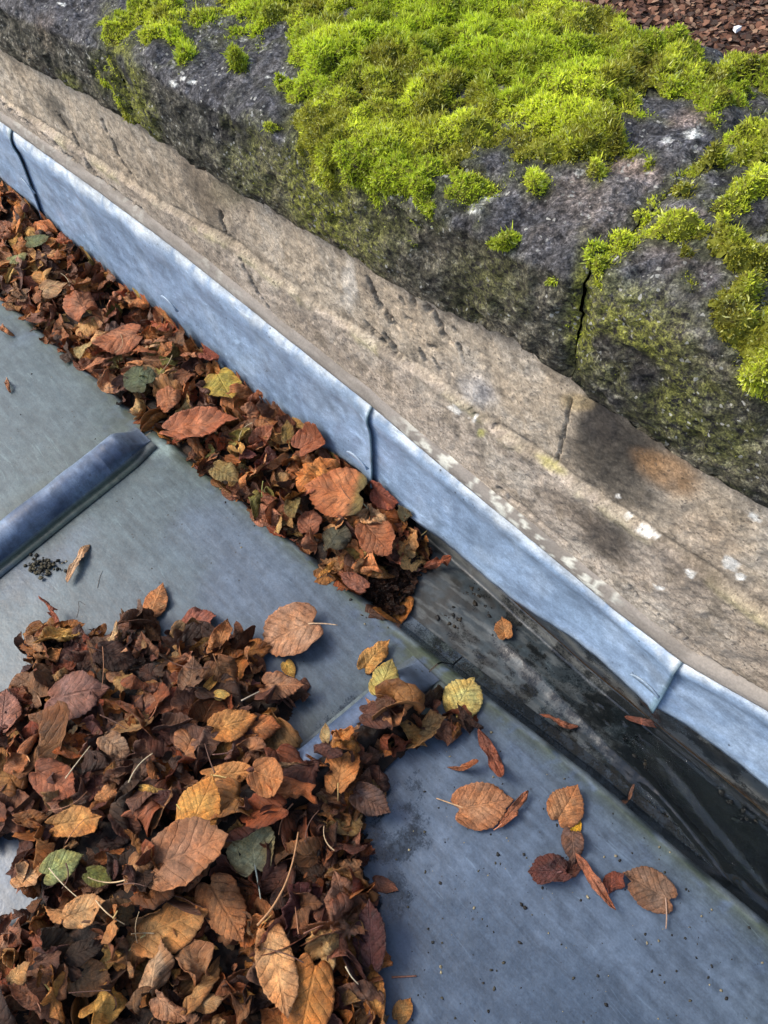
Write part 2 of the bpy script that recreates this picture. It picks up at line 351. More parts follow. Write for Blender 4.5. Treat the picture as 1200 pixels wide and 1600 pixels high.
# ------------------------------------------------------------------ lead roof: three bays and two rolls
def lead_cols(P, base, green=None):
    Q = project(P)
    c = np.tile(np.array(base), P.shape[:-1]+(1,))
    return c, Q
r1a, r1b = onz(0, 826, .05), onz(222, 676, .012)
r2a, r2b = onz(405, 1262, .035), onz(658, 1054, .012)
def line_x(a, b): 
    k = (b[0]-a[0])/(b[1]-a[1]); return lambda y: a[0]+(np.asarray(y)-a[1])*k
L1, L2 = line_x(r1a, r1b), line_x(r2a, r2b)
L0 = lambda y: L1(y)-.62
Lm = lambda y: L0(y)-.62-1.2
L3 = lambda y: L2(y)+.60
L4 = lambda y: L3(y)+1.0
roof = thing('lead_roof', (-.5, -.4, 0), label='blue grey sheet lead roof with raised rolls running down to the gutter', cat='roof')
def roofpart(y0, xl, xr, nm):
    n = 150; ts = np.concatenate([np.linspace(-1.5, -.06, 150)[:-1], np.linspace(-.06, -.008, 16)[:-1], np.linspace(-.008, .040, 40)])
    u = np.linspace(0, 1, n)
    U, T = np.meshgrid(u, ts, indexing='ij')
    yy = .22+T*1.0
    X = xl(yy)*(1-U)+xr(yy)*U
    for _ in range(2):
        Y = yedge(X)+T; X = xl(Y)*(1-U)+xr(Y)*U
    Y = yedge(X)+T
    zr = roofz(X, Y)
    wob = .006*(fbm(X*14, 3, 0, 3, 11)-.5)
    t2 = T+wob*2
    drop = np.maximum(0, t2)
    t2 = T+wob*.6
    fall = np.where(t2 > -.005, (np.clip(t2+.005, 0, 1))**2/(2*.0055), 0)
    fall = np.where(t2 > .005, .0091+(t2-.005)*2.1, fall)
    Z = zr-fall
    Z = np.maximum(Z, zgut(X)+.0025+.001*vnoise(X*30, Y*30))
    P = np.stack([X, Y, Z], -1); Q = project(P)
    c = np.tile(np.array([.042, .064, .098]), P.shape[:-1]+(1,))
    far = sstep(-.25, -.9, X)
    c = mixc(c, (.066, .094, .098), far*.9)
    lg = fbm(X*6, Y*6, 0, 4, 21)
    c = mixc(c, (.074, .104, .150), sstep(.45, .7, lg)*.7)
    # green algae along the edge and beside the rolls
    ed = np.exp(-np.abs(T+.004)/.013)*sstep(.15, .6, fbm(X*14, Y*14, 0, 4, 31)+.22)
    side = np.exp(-np.minimum(np.abs(X-xl(Y)-.03)/.028, np.abs(X-xr(Y)+.03)/.05))*sstep(.3, .7, fbm(X*10, Y*10, 0, 4, 35)+.15)
    g = np.clip(ed*.9+side*.7, 0, 1)*sstep(.3, .55, fbm(X*70, Y*70, 0, 3, 36)+.08)
    c = mixc(c, (.042, .055, .034), g)
    c = mixc(c, (.30, .40, .38), blob(Q, 500/2+2, 700, 22, 12, 0, .9)*fbm(X*90, Y*90, 0, 3, 3)*.9)
    c = mixc(c, (.26, .31, .34), sstep(.010, .0, np.abs(T-.002))*.45*sstep(.4, .6, fbm(X*25, 0, 0, 3, 6)))
    wet = np.clip(sstep(.003, .010, T)*.8, 0, 1)*sstep(-.55, -.2, X)
    heap = blob(Q, 612, 1310, 60, 130, 0, .5)*.75+blob(Q, 560, 1130, 90, 50, -30, .5)*.5  # shadow beside the heap, painted in as darkening through the wet mask
    wet = np.clip(wet+heap*sstep(.35, .6, fbm(X*30, Y*30, 0, 3, 4)+.1), 0, 1)
    o = mesh_obj('lead_sheet', P.reshape(-1, 3), gridfaces(n, len(ts)), LEAD, roof, col=c, attrs={'wet': wet})
    return o
gap = .0012
for a, b in ((Lm, lambda y: L0(y)-gap), (lambda y: L0(y)+gap, lambda y: L1(y)-gap), (lambda y: L1(y)+gap, lambda y: L2(y)-gap), (lambda y: L2(y)+gap, L3), (lambda y: L3(y)+gap, L4)):
    roofpart(0, a, b, '')
def roll(L, tend, wd=.024, hg=.034):
    n, m = 160, 30
    t = np.concatenate([np.linspace(-1.5, tend-.07, n-50), np.linspace(tend-.07, tend+.012, 50)[0:]])
    rows = []
    for i, tt in enumerate(t):
        x0 = float(L(.22+tt)); y = float(yedge(x0))+tt; x0 = float(L(y)); 
        s = float(1-sstep(tend-.034, tend+.012, tt)); w = wd*(.80+.20*s); h = hg*(s*.97+.03)
        a = np.linspace(np.pi, 0, m-6)
        xs = np.concatenate([[-w-.010, -w-.006], np.cos(a)*w*(1+.12*np.sin(a*2)**2), [w+.004, w+.009, w+.016, w+.018]])
        zs = np.concatenate([[.0022, .0030], np.sin(a)**.8*h+.003, [.0035, .0038, .0042, .0005]])
        dirx, diry = 1.0, -0.0
        X = x0+xs; Y = np.full(m, y)
        rows.append(np.stack([X, Y, zs], -1))
    P = np.array(rows)
    P[..., 2] += .045*(yedge(P[..., 0])-P[..., 1])+.0012+.0040*(fbm(P[..., 0]*26, P[..., 1]*26, 0, 3, 51)-.35)*sstep(.004, .02, P[..., 2])
    P[..., 2] = np.maximum(P[..., 2], 0)+np.maximum(0, roofz(P[..., 0], P[..., 1])-.045*(yedge(P[..., 0])-P[..., 1]))
    c = np.tile(np.array([.052, .078, .132]), P.shape[:-1]+(1,))
    lg = fbm(P[..., 0]*18, P[..., 1]*18, P[..., 2]*18, 4, 61)
    c = mixc(c, (.16, .22, .31), sstep(.48, .70, lg)*.75)
    cc = np.zeros(P.shape[:-1]); cc[:, -5:] = 1; cc[:, :2] = .7; 
    c = mixc(c, (.055, .075, .055), cc*sstep(.3, .6, lg+.1))
    c = mixc(c, (.030, .038, .05), sstep(tend-.045, tend-.015, (P[..., 1]-yedge(P[..., 0])))*.6)
    return mesh_obj('lead_roll', P.reshape(-1, 3), gridfaces(len(t), m), LEAD, roof, col=c, attrs={'wet': 0})
roll(L0, -.03); roll(L1, -.030); roll(L2, -.030); roll(L3, -.03)

# ------------------------------------------------------------------ gutter bottom and upstand
gut = thing('lead_gutter', (-.5, .3, -.06), label='narrow lead box gutter between roof edge and parapet, wet and black where cleared', cat='gutter')
X, T = np.meshgrid(np.concatenate([np.arange(-4, -.5, .02), np.arange(-.5, .45, .0022), np.arange(.45, 1.6, .02)]), np.linspace(0, 1, 80), indexing='ij')
y0 = yedge(X)+.010; y1 = yfold(X)
Y = y0*(1-T)+y1*T
crease = .006*np.exp(-((Y-(.315-.07*(X+.1)))/.010)**2)*sstep(-.35, -.15, X)+.0045*np.exp(-((Y-(.335-.20*(X-.05)))/.008)**2)*sstep(-.12, .05, X)+.004*np.exp(-((Y-(.300-.22*(X-.05)))/.007)**2)*sstep(-.12, .08, X)
Z = zgut(X)+.007*(fbm(X*9, Y*12, 0, 4, 71)-.5)+crease+.014*sstep(.90, 1, T)**2
P = np.stack([X, Y, Z], -1)
fl = fbm(X*14+Y*8, Y*40-X*6, 0, 5, 79); bl = fbm(X*60, Y*90, 0, 4, 78); pud = sstep(-.16, .04, X+(Y-.33)*.8)
P[..., 2] += (.0022*(bl-.5)+.0025*(fl-.5))*sstep(-.3, -.1, X)
c = np.tile(np.array([.022, .031, .036]), P.shape[:-1]+(1,)); lg = fbm(X*10+Y*5, Y*30, 0, 5, 73); l2 = fbm(X*35, Y*60, 0, 4, 75)
c = mixc(c, (.055, .072, .082), sstep(.48, .66, lg)*.6); c = mixc(c, (.020, .018, .014), sstep(.44, .62, l2*.5+bl*.5)*.8); c = mixc(c, (.10, .11, .11), sstep(.54, .62, fbm(X*30+Y*20, Y*160-X*20, 0, 4, 76))*.5)
c = mixc(c, (.22, .22, .20), sstep(.93, .97, T)*(1-sstep(.975, 1, T))*.5)
wet = np.clip(.12+sstep(-.42, .0, X)*.34+.4*sstep(.50, .60, l2*.6+bl*.4)*sstep(-.42, -.2, X)+pud*(.62+.38*sstep(.42, .50, fl*.55+bl*.45+.03*pud))+.8*sstep(.60, .64, bl)*sstep(-.2, .05, X)*0, 0, 1)
mesh_obj('gutter_floor', P.reshape(-1, 3), gridfaces(*X.shape), LEAD, gut, col=c, attrs={'wet': wet})
X, T = np.meshgrid(np.arange(-4, 1.6, .006), np.linspace(0, 1, 16), indexing='ij')
Y = yfold(X)+.002+T*.004+.0025*(fbm(X*22, T*4, 0, 3, 81)-.5)
Z = zgut(X)+.0135+.0035*(fbm(X*9, yfold(X)*12, 0, 4, 71)-.5)*2+T*(zfb(X)+.02-zgut(X))
P = np.stack([X, Y, Z], -1)
c = mixc(np.tile(np.array([.045, .058, .068]), P.shape[:-1]+(1,)), (.17, .17, .15), sstep(.5, .7, fbm(X*20, T*5, 0, 4, 83))*.7)
mesh_obj('upstand', P.reshape(-1, 3), gridfaces(*X.shape), LEAD, gut, col=c, attrs={'wet': np.clip(.25+.5*sstep(.45, .6, fbm(X*25, T*3, 0, 3, 85))*sstep(-.3, 0, X), 0, 1)})
# rain water lying in the lowest stretch
X, T = np.meshgrid(np.arange(-.20, 1.6, .01), np.linspace(0, 1, 20), indexing='ij')
Y = (yedge(X)+.015)*(1-T)+(yfold(X)+.001)*T
zw = np.interp(X, [-.2, 0, .3, 2], [-.0625, -.0595, -.0725, -.103])
P = np.stack([X, Y, zw+0*Y], -1)
wt = mesh_obj('gutter_water', P.reshape(-1, 3), gridfaces(*X.shape), WATER, None, col=(.1, .1, .1)); tag(wt, kind='structure')

# ------------------------------------------------------------------ lead flashing along the wall
flash = thing('lead_flashing', (-.5, .38, 0), label='pale blue lead flashing strip lapped in lengths along the foot of the stone parapet', cat='flashing')
xl1, xl2, xl3 = float(ony(30, 240, YW-.006)[0]), float(ony(585, 680, YW-.006)[0]), float(ony(1056, 1058, YW-.006)[0])
def flashing(xa, xb, over, last, slant):
    n = max(40, int((xb-xa)/.005)); m = 26
    U, T = np.meshgrid(np.linspace(0, 1, n), np.linspace(0, 1, m), indexing='ij')
    X = xa+(xb-xa)*U
    Zb, Zt = zfb(X), zft(X); 
    wav = .0035*np.sin(X*31+1)*.6+.004*(fbm(X*16, 2, 0, 3, 91)-.5)
    Z = Zb+(Zt-Zb)*T
    Yp = YW-.020+.014*sstep(0, .8, T)+.018*sstep(.84, 1, T)**2 - .003*np.exp(-((T-.80)/.07)**2) - .004*np.exp(-(T/.10)**2)
    Y = Yp+wav*(1-.5*T)+.0035*(fbm(X*26, T*3, 0, 3, 93)-.5)
    # the lapping end stands proud and curls out towards its edge
    lap = sstep(xb-.04, xb, X)*over
    Y = Y-lap*(.0042+.0045*sstep(xb-.010, xb, X)*(1-.5*T)); 
    X = X+slant*(T-.5)*sstep(xb-.10, xb, X)*(over > 0)
    P = np.stack([X, Y, Z], -1)
    c = np.tile(np.array([.215, .300, .415]), P.shape[:-1]+(1,)); lg = fbm(X*11, T*2.5, 0, 5, 95)
    c = mixc(c, (.17, .235, .34), sstep(.40, .66, lg)*.3); c = mixc(c, (.33, .40, .48), sstep(.52, .72, fbm(X*20, T*4, 0, 5, 97))*.25)
    c = mixc(c, (.48, .53, .56), sstep(.84, .92, T+.10*(fbm(X*40, 5, 0, 3, 99)-.5))*sstep(.35, .55, fbm(X*60, T*9, 0, 4, 98)+.1)*.9)  # broken pale band: a highlight painted into the colour along the top edge
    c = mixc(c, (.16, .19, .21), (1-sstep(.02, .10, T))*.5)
    c = mixc(c, (.09, .16, .17), sstep(xb-.006, xb-.002, X)*over*.7)
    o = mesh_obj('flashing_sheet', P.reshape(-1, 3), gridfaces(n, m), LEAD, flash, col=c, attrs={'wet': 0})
    solid(o, .0022, 1)
    return o
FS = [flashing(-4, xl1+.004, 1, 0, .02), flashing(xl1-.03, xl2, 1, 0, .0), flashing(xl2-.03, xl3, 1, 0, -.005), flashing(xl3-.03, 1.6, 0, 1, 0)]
def clip(k, px, py, px2, py2):
    a, b = ony(px, py, YW-.034), ony(px2, py2, YW-.034); d = b-a; L = np.linalg.norm(d); d /= L
    nrm = np.array([0, -1, 0.0]); s = np.cross(nrm, d)*-1
    if s[2] < 0: s = -s
    U, T = np.meshgrid(np.linspace(0, 1, 14), np.linspace(0, 1, 6), indexing='ij')
    hgt = .016*np.sin(np.pi*np.clip(U, .02, .98))**.35
    P = a+d*(U*L)[..., None]+s*(hgt*(T-.15))[..., None]+nrm*(.0015+.002*np.sin(np.pi*T)+.004*T)[..., None]
    c = np.tile(np.array([.24, .32, .41]), P.shape[:-1]+(1,))
    o = mesh_obj('fixing_clip', P.reshape(-1, 3), gridfaces(14, 6), LEAD, flash, col=c, attrs={'wet': 0}); solid(o, .002, 1); o.parent = FS[k]
for q in ((0, 36, 278, 56, 302), (1, 256, 462, 280, 486), (1, 546, 704, 577, 732), (2, 988, 1050, 1032, 1088)): clip(*q)

# ------------------------------------------------------------------ stone parapet: plinth course, wall course, coping
para = thing('stone_parapet', (-.5, .6, -2.6), label='old sandstone parapet wall under dark mossy coping stones', cat='wall')
BACK = .694
def wallY(X, Z):
    """face of the wall as y for x,z"""
    zl = zlg(X)+.006*(fbm(X*25, 1, 0, 4, 103)-.5); zf = zft(X)
    y = np.where(Z < zl, YW+.006, YW+.016)
    k = sstep(-.004, .004, Z-zl); y = (YW+.006)*(1-k)+(YW+.015)*k
    y += .006*np.exp(-((Z-zl-.004)/.0032)**2)*sstep(.42, .56, fbm(X*8, 4, 0, 3, 104))
    y = y+.011*(fbm(X*4, Z*6, 0, 3, 101)-.5)+.0030*(fbm(X*18, Z*20, 0, 4, 105)-.5)+.0032*(fbm(X*120, Z*120, 0, 3, 107)-.5)+.003*(fbm(X*50, Z*60, 0, 3, 109)-.5)
    k2 = sstep(.045, .0, Z-zf)
    return y*(1-k2)+(YW+.004)*k2
crack_pts = [(565,500),(600,545),(620,560),(665,585),(720,620),(740,648),(785,672)]
pits = [(582,452,14,5,50),(600,486,16,5,45),(578,512,10,4,45),(612,540,16,6,40),(596,530,8,4,40),(645,470,8,4,50),(668,482,5,9,10),(686,505,18,5,55),(700,530,9,4,40),(664,560,12,4,45),(655,575,8,4,40),(676,542,6,4,10),(618,505,9,4,45),(640,500,6,3,30),(628,470,7,3,40),(720,548,9,4,50),(590,470,10,4,60),(710,515,5,3,40),(683,568,8,3,40)]
cracks = [[(90,175),(105,200),(120,225),(140,262),(150,272)],[(160,188),(172,215),(185,240),(205,272)],[(0,160),(60,205),(135,268),(190,305),(240,345),(310,398)],
          [(575,505),(612,552),(660,583)],[(718,616),(742,648),(775,668)],[(780,762),(820,795),(865,835),(905,868)],[(985,915),(1005,940),(1065,990),(1100,1025),(1200,1085)],
          [(893,622),(884,660),(876,700),(872,722)],[(345,330),(352,362),(375,392)],[(375,405),(410,465),(430,500)]]
U, T = np.meshgrid(np.concatenate([np.arange(-4, -1.7, .012), np.arange(-1.7, .25, .0022), np.arange(.25, 1.6, .012)]), np.linspace(0, 1, 135), indexing='ij')
zlo = zft(U)-.03; zhi = zcb(U)+.008
X = U; Z = zlo+(zhi-zlo)*T; Y = wallY(X, Z)
P = np.stack([X, Y, Z], -1); Q = project(P)
vis = (X > -1.9) & (X < .35)
dep = np.zeros(X.shape); dark = np.zeros(X.shape)
qn = Q+np.stack([9*(fbm(X*90, Z*90, 0, 3, 116)-.5), 9*(fbm(X*90, Z*90, 5, 3, 117)-.5)], -1)
for a, b, rx, ry, ro in pits:
    m = blob(qn, a, b, rx*1.25, ry*.55, ro+15, .35)*vis; dep = np.maximum(dep, m*.012); dark = np.maximum(dark, m*.85)
wq = Q+np.stack([8*(fbm(X*60, Z*60, 0, 3, 111)-.5), 8*(fbm(X*60, Z*60, 5, 3, 112)-.5)], -1)
for k, cr in enumerate(cracks):
    d = polydist(wq, cr, False); m = (1-sstep(.5, 2.1, d))*vis*(sstep(.25, .5, fbm(X*30, Z*30, k, 3, 113)+.12)); dep = np.maximum(dep, m*.007); dark = np.maximum(dark, m*.7)
rough = blob(Q, 640, 510, 95, 60, 35, .5)*vis
P[..., 1] += dep
c = np.tile(np.array([.40, .345, .275]), X.shape+(1,))
f1 = fbm(X*5, Z*8, 0, 5, 121); f2 = fbm(X*18, Z*22, 0, 5, 123); f3 = fbm(X*60, Z*60, 0, 4, 125)
upper = Z > zlg(X)
c = np.where(upper[..., None], c*np.array([1.05, 1.03, .98]), c*np.array([.98, .97, .98]))
c = mixc(c, (.47, .42, .345), sstep(.5, .66, f2)*.6); c = mixc(c, (.23, .19, .145), sstep(.52, .68, f1)*.5); c = mixc(c, (.13, .11, .08), sstep(.56, .68, f3)*.5)
c = mixc(c, (.36, .33, .15), np.exp(-((Z-zlg(X)+.006)/.006)**2)*sstep(.5, .65, f2)*.4)            # yellowish algae on the plinth arris
c = mixc(c, (.12, .10, .075), np.exp(-((Z-zlg(X)-.008)/.007)**2)*sstep(.4, .6, f2)*.5)
def st(cx, cy, rx, ry, rot, colr, amt, soft=.5, n=f2):
    global c
    m = blob(Q+ (np.stack([n, n], -1)-.5)*30, cx, cy, rx, ry, rot, soft)*vis; m = m*sstep(.30, .56, f3*.5+f2*.5+.32*m)*amt; c = mixc(c, colr, m)
st(87, 170, 34, 12, 55, (.10, .088, .068), .8); st(322, 315, 62, 17, 62, (.11, .09, .065), .75); st(352, 300, 26, 20, 60, (.12, .11, .06), .5)
st(962, 705, 75, 62, 30, (.050, .046, .040), 1.0); st(935, 650, 30, 60, 0, (.05, .045, .04), .95); st(968, 745, 85, 30, 38, (.09, .08, .065), .7)
st(950, 842, 48, 30, 25, (.065, .055, .045), .85); st(900, 800, 60, 16, 38, (.12, .10, .08), .6); st(1045, 735, 50, 30, 35, (.30, .17, .075), .7); st(1070, 880, 90, 22, 38, (.13, .11, .09), .5)
st(748, 612, 34, 20, 40, (.55, .55, .55), .6); st(762, 618, 15, 12, 40, (.13, .13, .14), .6); st(545, 440, 9, 42, -5, (.55, .51, .44), .8); st(575, 450, 22, 12, 50, (.12, .10, .08), .4)
st(900, 625, 22, 14, 0, (.42, .32, .17), .7); st(690, 600, 50, 40, 30, (.34, .30, .25), .5); st(60, 110, 40, 12, 40, (.38, .33, .26), .5)
st(755, 680, 8, 6, 0, (.45, .43, .12), .7); st(1100, 830, 60, 30, 30, (.38, .30, .22), .5); st(860, 725, 26, 8, 35, (.40, .37, .10), .6)
for a, b, r in ((1008, 828, 13), (1026, 838, 8), (970, 779, 5), (978, 800, 3), (1140, 880, 13), (1158, 903, 8), (1078, 895, 7), (1028, 915, 6), (705, 635, 7), (712, 640, 5), (745, 660, 5), (1180, 810, 6), (1085, 875, 5)):
    st(a, b, r*1.3, r*.8, 30, (.66, .65, .60), .98, .12, f3)
c = mixc(c, (.035, .03, .026), dark)
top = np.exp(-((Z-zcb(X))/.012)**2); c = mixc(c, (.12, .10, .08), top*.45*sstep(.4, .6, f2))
mesh_obj('wall_face', P.reshape(-1, 3), gridfaces(*X.shape), STONE, para, col=c)
# body of the wall behind the face
bx = np.array([[-4, YW+.05, -2.7], [1.6, YW+.05, -2.7], [1.6, BACK-.03, -2.7], [-4, BACK-.03, -2.7], [-4, YW+.05, .44], [1.6, YW+.05, .44], [1.6, BACK-.03, .44], [-4, BACK-.03, .44]])
mesh_obj('wall_core', bx, np.array([[0, 1, 5, 4], [1, 2, 6, 5], [2, 3, 7, 6], [3, 0, 4, 7], [4, 5, 6, 7], [3, 2, 1, 0]]), STONE, para, col=(.25, .21, .16), smooth=False)
# mortar fillet that seals the flashing into the wall
X, T = np.meshgrid(np.arange(-4, 1.6, .005), np.linspace(0, 1, 12), indexing='ij')
zt = zft(X); wdt = .024+.010*(fbm(X*12, 0, 0, 3, 131)-.5)
Z = zt-.004+T*wdt; Yb = wallY(X, zt+wdt)
Y = (YW-.004)*(1-T)+(Yb-.001)*T-.0035*np.sin(np.pi*T)+.0015*(fbm(X*60, T*6, 0, 3, 133)-.5)
Y[:, -1] += .006; Y[:, 0] += .008
P = np.stack([X, Y, Z], -1); Q = project(P)
c = mixc(np.tile(np.array([.27, .245, .215]), X.shape+(1,)), (.19, .17, .145), sstep(.45, .65, fbm(X*25, T*3, 0, 4, 135))*.7)
ll = sstep(.57, .63, fbm(X*130, T*3.2, 0, 3, 137))*(blob(Q, 800, 800, 200, 70, 40, .3)+blob(Q, 920, 900, 50, 20, 40, .3)+.25*sstep(.5, .7, fbm(X*8, 0, 0, 2, 1))).clip(0, 1)
c = mixc(c, (.60, .60, .52), ll*.9)
mesh_obj('mortar_fillet', P.reshape(-1, 3), gridfaces(*X.shape), MORTAR, para, col=c)

# moss outline, traced on the stones' top as seen in the photograph (pixel polygons read on the real surface)
MAT = [(450,160),(440,130),(465,95),(430,60),(400,75),(380,55),(350,40),(345,15),(360,-40),(960,-60),(1040,35),(1110,70),(1200,80),(1260,120),(1230,160),(1170,165),(1110,188),(1080,180),(1020,182),(1010,200),(965,190),(1000,205),(1012,240),(975,240),(920,265),(880,255),(830,262),(800,262),(780,225),(745,235),(735,262),(768,292),(740,312),(705,292),(680,312),(660,345),(640,322),(620,338),(590,322),(560,312),(520,285),(490,262),(470,235),(462,195)]
PATS = [[(155,55),(170,25),(200,15),(215,0),(330,-30),(345,-20),(300,20),(330,20),(315,45),(290,45),(290,68),(300,78),(305,95),(285,98),(270,75),(255,75),(245,85),(225,92),(215,60),(190,75),(175,70),(172,120),(200,180),(190,185),(162,125)],
        [(1215,190),(1185,215),(1130,212),(1100,240),(1062,250),(1050,290),(1015,310),(985,350),(960,388),(905,405),(895,440),(905,500),(900,530),(915,540),(925,490),(945,430),(980,400),(1035,375),(1080,385),(1062,430),(1085,438),(1125,395),(1115,480),(1130,560),(1150,612),(1215,640)],
        [(350,20),(390,20),(395,45),(410,70),(375,60),(345,60)]]
CUSH = [(372,101,14),(425,200,8),(835,287,22),(790,380,13),(800,376,9),(290,83,14),(440,128,9),(695,185,8),(930,270,16),(775,382,8),(1160,248,12),(1140,495,26),(1165,455,30),(1010,260,10),(1070,395,9),(930,400,26),(1145,75,22),(862,437,6),(1185,245,14)]
def mossmask(P, Q):
    f = fbm(P[..., 0]*45, P[..., 1]*45, P[..., 2]*45, 4, 141)
    g = fbm(P[..., 0]*16, P[..., 1]*16, P[..., 2]*16, 3, 143)
    d = np.minimum(sdist(Q, MAT)/14.0, 2.3)
    for k, p in enumerate(PATS): d = np.maximum(d, np.minimum(sdist(Q, p)/9.0, 1.0 if k else .9))
    m = d*.5+(f-.5)*4.2+(g-.5)*2.4-.22
    hole = np.zeros(d.shape)
    for a, b, rx, ry in ((880,70,22,10),(940,65,20,7),(785,145,16,10),(985,270,40,16),(1000,215,30,14),(1040,170,40,12),(1190,330,20,25),(1070,330,40,14),(1120,280,18,10),(705,180,12,6),(1090,215,30,14),(560,150,8,6)):
        hole = np.maximum(hole, blob(Q, a, b, rx, ry, 20, .5))
    m = m-hole*2.2
    for a, b, r in CUSH: m = np.maximum(m, (1-np.hypot(Q[..., 0]-a, (Q[..., 1]-b)*1.15)/r)*1.7+(f-.5)*2.4)
    inv = (Q[..., 0] < -60) | (Q[..., 0] > 1260) | (Q[..., 1] < -60)          # past the frame the mat simply goes on
    m = np.where(inv, (g-.47)*8+(f-.5)*2, m)
    return np.where(P[..., 1] > BACK-.02, -1, m)
XJ = [float(ony(176, 90, YW)[0]), float(ony(903, 500, YW)[0])]
XJ = [XJ[0]-.78*2, XJ[0]-.78, XJ[0], XJ[1], XJ[1]+.8]
def coping_surface(xa, xb, seed, dx=.004, ends=True):
    n = max(8, int((xb-xa)/dx)); X1 = np.linspace(xa, xb, n)
    # profile: underside, face, rounded arris, top, back arris, back
    pr = []
    for q in np.linspace(0, 1, 8)[:-1]: pr.append(('u', q))
    for q in np.linspace(0, 1, 44)[:-1]: pr.append(('f', q))
    for q in np.linspace(0, 1, 22)[:-1]: pr.append(('a', q))
    for q in np.linspace(0, 1, 96)[:-1]: pr.append(('t', q))
    for q in np.linspace(0, 1, 10)[:-1]: pr.append(('b', q))
    for q in np.linspace(0, 1, 10): pr.append(('k', q))
    zb = zcb(X1)+.004*(fbm(X1*30, 0, seed, 4, 151)-.5); za = zar(X1)+.003; R = .026+.010*(fbm(X1*5, 3, seed, 3, 153)-.5)
    er = np.minimum(X1-xa, xb-X1); rnd = np.clip(1-er/.024, 0, 1)**2 if ends else 0*X1      # worn, rounded ends at the joints
    F0 = YW+.000+.010*(fbm(X1*3, 1, seed, 3, 155)-.5)-.008
    ZT = za-.004
    cols = []
    for k, q in pr:
        if k == 'u': y = YW+.05+(F0+.010-YW-.05)*q; z = zb+.006*(1-q)+.002
        if k == 'f': y = F0+.010*(1-q)**6+.004*q; z = zb+(za-R*.8-zb)*q
        if k == 'a':
            a = q*np.pi/2; y = F0+.004+R*1.3*(1-np.cos(a)); z = za-R*.8+R*.8*np.sin(a)
        if k == 't':
            y = (F0+.004+R*1.3)+(BACK-.02-(F0+.004+R*1.3))*q; z = za+.024*np.sin(np.pi*min(1, q*1.05)*.55)-.016*q*q
        zb2 = za+.024*np.sin(np.pi*.55)-.016
        if k == 'b': a = q*np.pi/2; y = BACK-.02+.02*np.sin(a); z = zb2-.02*(1-np.cos(a))
        if k == 'k': y = BACK+0*X1; z = (zb2-.02)+(.40-zb2+.02)*q
        cols.append(np.stack([X1, y+0*X1, z+0*X1], -1))
    P = np.stack(cols, 1)
    # normals for displacement
    du = np.gradient(P, axis=0); dv = np.gradient(P, axis=1); N = np.cross(dv, du); N /= np.linalg.norm(N, axis=-1)[..., None]+1e-12
    if N[n//2, 100, 2] < 0: N = -N
    x, y, z = P[..., 0], P[..., 1], P[..., 2]
    d = .013*(fbm(x*5, y*5, z*5+seed*7, 3, 161)-.5)+.009*(fbm(x*24, y*24, z*24, 4, 163)-.5)+.0085*(fbm(x*90, y*90, z*90, 3, 165)-.5)-.004*sstep(.56, .66, fbm(x*45, y*45, z*45, 3, 166))
    d = d-rnd[:, None]*.007
    P = P+N*d[..., None]
    return P, N
MV, MF, MC, MQ = [], [], [], []; mcount = 0
seeds = []
jr = [(-4.0, XJ[0]), (XJ[0], XJ[1]), (XJ[1], XJ[2]), (XJ[2], XJ[3]), (XJ[3], XJ[4]), (XJ[4], 1.6)]
labels = [None, None, None, 'long dark coping stone carrying the thickest moss mat', 'rounded coping stone past the mossy joint', None]
